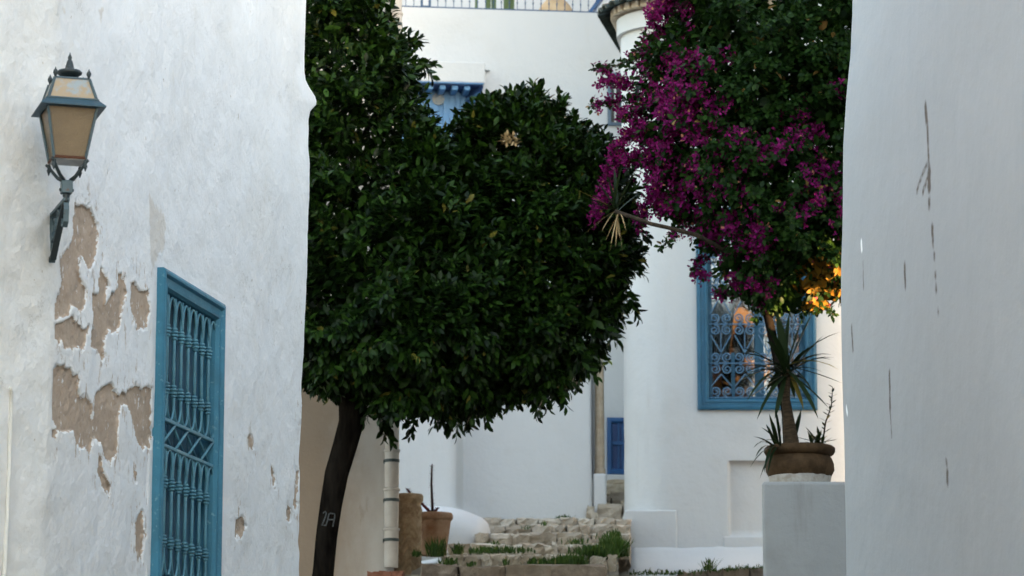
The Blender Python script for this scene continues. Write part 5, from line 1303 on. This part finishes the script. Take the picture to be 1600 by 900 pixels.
# tan column with white block foot between annex and rounded corner
tc_ = P(937, 700, 27.85); kt = 1 / ppm(937, 700, 27.85)
tcol = thing('stone_column', 'slim tan stone column on a white block left of small blue window', 'column', (tc_.x, 27.85, P(937, 800, 27.85).z))
zt_, zs_ = P(937, 740, 27.75).z, P(937, 560, 27.85).z
autosmooth(MB().lathe([(7.5 * kt, .10), (7.0 * kt, .6), (6.6 * kt, zs_ - zt_)], (tc_.x, 27.85, zt_), 18).build('shaft', 'column', tcol), 50)
autosmooth(MB().lathe([(8 * kt, .0), (9 * kt, .02), (8.6 * kt, .05), (7 * kt, .058), (7.6 * kt, .07), (7.6 * kt, .10)], (tc_.x, 27.85, zt_), 18).build('base', 'column', tcol), 40)
MB().box((tc_.x - 11 * kt, 27.72, 2.4), (tc_.x + 10 * kt, 28.0, zt_)).build('foot_block', 'plaster_far', tcol, bevel=.02)
MB().box((tc_.x - 11 * kt, 27.92, zt_ + .002), (tc_.x + 8 * kt, 28.2, zs_)).build('pier', 'plaster_far', tcol, bevel=.01)

# ------------------------------------------------------------------ stone stairs
def rough_block(c8, seed, amp=.012, ns=3):
    c = [Vector(p) for p in c8]; rr = random.Random(seed); key = {}; mb = MB()
    def tri(a, b, t): return a.lerp(b, t)
    def pt(i, j, k):
        if (i, j, k) not in key:
            x, y, z = i / ns, j / ns, k / ns
            lo = c[0].lerp(c[1], x).lerp(c[3].lerp(c[2], x), y); hi = c[4].lerp(c[5], x).lerp(c[7].lerp(c[6], x), y); p = lo.lerp(hi, z)
            cen = sum(c, Vector()) / 8; nb = sum(v in (0, ns) for v in (i, j, k))
            if nb >= 2: p = p.lerp(cen, .010 * (nb - 1))
            p = p + Vector((rr.uniform(-1, 1), rr.uniform(-1, 1), rr.uniform(-1, 1))) * amp
            key[(i, j, k)] = len(mb.v); mb.v.append(tuple(p))
        return key[(i, j, k)]
    R_ = range(ns)
    for a in R_:
        for b in R_:
            mb.f += [(pt(a, b, 0), pt(a, b + 1, 0), pt(a + 1, b + 1, 0), pt(a + 1, b, 0)), (pt(a, b, ns), pt(a + 1, b, ns), pt(a + 1, b + 1, ns), pt(a, b + 1, ns)),
                     (pt(a, 0, b), pt(a + 1, 0, b), pt(a + 1, 0, b + 1), pt(a, 0, b + 1)), (pt(a, ns, b), pt(a, ns, b + 1), pt(a + 1, ns, b + 1), pt(a + 1, ns, b)),
                     (pt(0, a, b), pt(0, a, b + 1), pt(0, a + 1, b + 1), pt(0, a + 1, b)), (pt(ns, a, b), pt(ns, a + 1, b), pt(ns, a + 1, b + 1), pt(ns, a, b + 1))]
    return mb
rows = [ # y top, y bottom, px start, px end, distance, distance of next riser, material, stones
    (884, 925, 560, 960, 21.2, 22.2, 'stone_brown', [658, 716, 790, 862, 948]),
    (868, 886, 690, 960, 22.4, 23.4, 'stone', [690, 725, 752, 790, 830, 872, 920, 965]),
    (851, 866, 700, 985, 23.6, 24.5, 'stone', [700, 735, 770, 815, 850, 895, 940, 985]),
    (835, 849, 752, 985, 24.7, 25.5, 'stone', [742, 764, 828, 908, 945, 985]),
    (822, 835, 765, 985, 25.6, 26.4, 'stone', [758, 830, 885, 922, 985]),
    (811, 823, 752, 985, 26.5, 27.6, 'stone', [752, 782, 842, 876, 930, 985])]
base = MB()
bx0, bx1 = P(560, 850, 21.4).x, P(985, 850, 24).x
pf = []
for (yt, yb_, a, b, d0, d1, m_, st) in rows: pf.append((d0 + .12, P(800, yt, d0).z - .05)); pf.append((d1, P(800, yt, d0).z - .05 + .01))
pf.append((29.4, P(960, 756, 29.2).z - .05)); n_ = len(pf)
def bxl(y): return P(np.interp(y, [21, 22.3, 23.5, 24.6, 24.61, 29], [570, 640, 690, 700, 752, 752]), 850, y).x
for (y, z) in pf: base.v += [(bxl(y), y, z), (P(966, 850, y).x, y, z)]
for (y, z) in pf: base.v += [(bxl(y), y, 0.5), (P(966, 850, y).x, y, 0.5)]
for i in range(n_ - 1): base.f += [(2 * i, 2 * i + 1, 2 * i + 3, 2 * i + 2)]
base.f.append((2 * n_, 2 * n_ + 1, 1, 0))
stairs = tag(base.build('stone_stairs', 'earth'), kind='structure')
sd_ = 0
for (yt, yb_, a, b, d0, d1, m_, st) in rows:
    st = sorted(st + [(p + q) / 2 + rnd.uniform(-7, 7) for p, q in zip(st, st[1:]) if q - p > 36 and m_ == 'stone'])
    for i in range(len(st) - 1):
        sd_ += 1; r_ = random.Random(sd_); x0, x1 = st[i] + .4, st[i + 1] - .4; j1 = r_.uniform(-1.6, 1.8); dd = r_.uniform(-.06, .06)
        zt = P(x0, yt + j1, d0 + dd).z; zb = P(x0, yb_ + 8, d0 + dd).z; zbk = P(x0, yt + j1 - 2.2, d1).z
        xa, xb = P(x0, yt, d0).x, P(x1, yt, d0).x; xc, xd = P(x0, yt, d1).x, P(x1, yt, d1).x
        rough_block([(xa, d0 + dd, zb), (xb, d0 + dd, zb), (xd, d1 + .1, zb), (xc, d1 + .1, zb), (xa, d0 + dd, zt), (xb, d0 + dd, zt), (xd, d1 + .1, zbk), (xc, d1 + .1, zbk)], sd_, .011, 4).build('stone', m_, stairs)
for k in range(46):
    sd_ += 1; r_ = random.Random(900 + k); row = rows[r_.randrange(1, 6)]; px_ = r_.uniform(row[2], min(row[3], 960)); d0 = row[4] - r_.uniform(.03, .16)
    w_, h_ = r_.uniform(3, 9), r_.uniform(2, 5); a, b = P(px_, row[1] + 2, d0), P(px_ + w_, row[1] - h_, d0)
    rough_block([(a.x, d0, a.z), (b.x, d0, a.z), (b.x, d0 + .1, a.z), (a.x, d0 + .1, a.z), (a.x + .005, d0 + .01, b.z), (b.x - .008, d0 + .01, b.z - .008), (b.x - .01, d0 + .09, b.z), (a.x + .01, d0 + .09, b.z)], sd_, .006, 2).build('rubble_stone', 'stone', stairs)
# upper flight climbing to the right behind the rounded corner
for (px0, px1, y0, y1, d0) in ((925, 935, 800, 812, 27.4), (933, 972, 786, 808, 27.5), (972, 990, 780, 808, 27.6), (946, 955, 775, 788, 28.0), (955, 990, 768, 786, 28.1), (946, 990, 756, 770, 28.8), (947, 990, 750, 757, 29.1), (918, 930, 790, 806, 27.45)):
    sd_ += 1; a, b = P(px0, y1 + 3, d0), P(px1 - 1, y0, d0)
    rough_block([(a.x, d0, a.z), (b.x, d0, a.z), (b.x, d0 + .8, a.z), (a.x, d0 + .8, a.z), (a.x, d0, b.z), (b.x, d0, b.z), (b.x, d0 + .8, b.z + .02), (a.x, d0 + .8, b.z + .02)], sd_, .012).build('stone', 'stone', stairs)
# kerb in front of the facade foot and bricks at the pipe
for i in range(7):
    sd_ += 1; x0, x1 = 1062 + i * 22, 1083 + i * 22; yt = 894 - i * 1.6; d0 = 26.0; zt = P(x0, yt, d0).z; xa, xb = P(x0, yt, d0).x, P(x1, yt, d0).x
    rough_block([(xa, d0, zt - .3), (xb, d0, zt - .3), (xb, d0 + .6, zt - .3), (xa, d0 + .6, zt - .3), (xa, d0, zt), (xb, d0, zt), (xb, d0 + .6, zt + .03), (xa, d0 + .6, zt + .03)], sd_, .010).build('kerb_stone', 'stone_brown', stairs)
for i in range(3):
    sd_ += 1; x0, x1 = 574 + i * 19, 592 + i * 19; d0 = 21.1; zt = P(x0, 893 - i * .8, d0).z; xa, xb = P(x0, 890, d0).x, P(x1, 890, d0).x
    rough_block([(xa, d0, zt - .2), (xb, d0, zt - .2), (xb, d0 + .25, zt - .2), (xa, d0 + .25, zt - .2), (xa, d0, zt), (xb, d0, zt), (xb, d0 + .25, zt), (xa, d0 + .25, zt)], sd_, .006).build('brick', 'brick', stairs)

# ------------------------------------------------------------------ grass and weeds
gm = MB()
def tuft(px, py, D, w, h, n):
    for k in range(n):
        b = P(px + rnd.gauss(0, w * .5), py + rnd.uniform(-1, 3), D + rnd.uniform(-.2, .2)); hh = h / ppm(px, py, D) * rnd.uniform(.4, 1.1)
        t = b + Vector((rnd.gauss(0, .35) * hh, rnd.gauss(0, .35) * hh, hh)); blade(gm, b, t, rnd.uniform(.003, .007), sag=.02, n=4)
for a in ((682, 868, 22.2, 12, 28, 120), (715, 864, 22.8, 10, 16, 70), (650, 868, 22.1, 8, 10, 40), (760, 863, 23.3, 34, 10, 160), (800, 862, 23.3, 30, 10, 120), (700, 884, 22.0, 14, 14, 90), (735, 884, 22.0, 8, 8, 30), (790, 884, 22.2, 4, 16, 20), (930, 872, 22.6, 30, 22, 620), (955, 858, 23.4, 16, 20, 320), (890, 882, 22.2, 26, 17, 320), (850, 884, 22.2, 26, 14, 150), (960, 840, 24.3, 14, 14, 80), (770, 850, 24.4, 10, 6, 30), (850, 823, 25.8, 4, 12, 16), (880, 811, 27.2, 14, 7, 40), (822, 825, 25.6, 8, 5, 20), (900, 850, 24.3, 14, 10, 60), (968, 868, 23.0, 10, 26, 220)): tuft(*a)
o = gm.build('grass', 'grass'); tag(o, 'tufts of green grass growing between the worn stair stones', 'grass', kind='stuff')
gm = MB()
for x in range(985, 1195, 4): tuft(x, 897 - max(0, x - 1075) * .085, 26.1, 5, rnd.choice((4, 5, 7, 9)), 7)
tuft(1108, 889, 26.1, 8, 16, 60)
o = gm.build('weeds', 'grass'); tag(o, 'low weeds along the foot of the facade', 'weeds', kind='stuff')
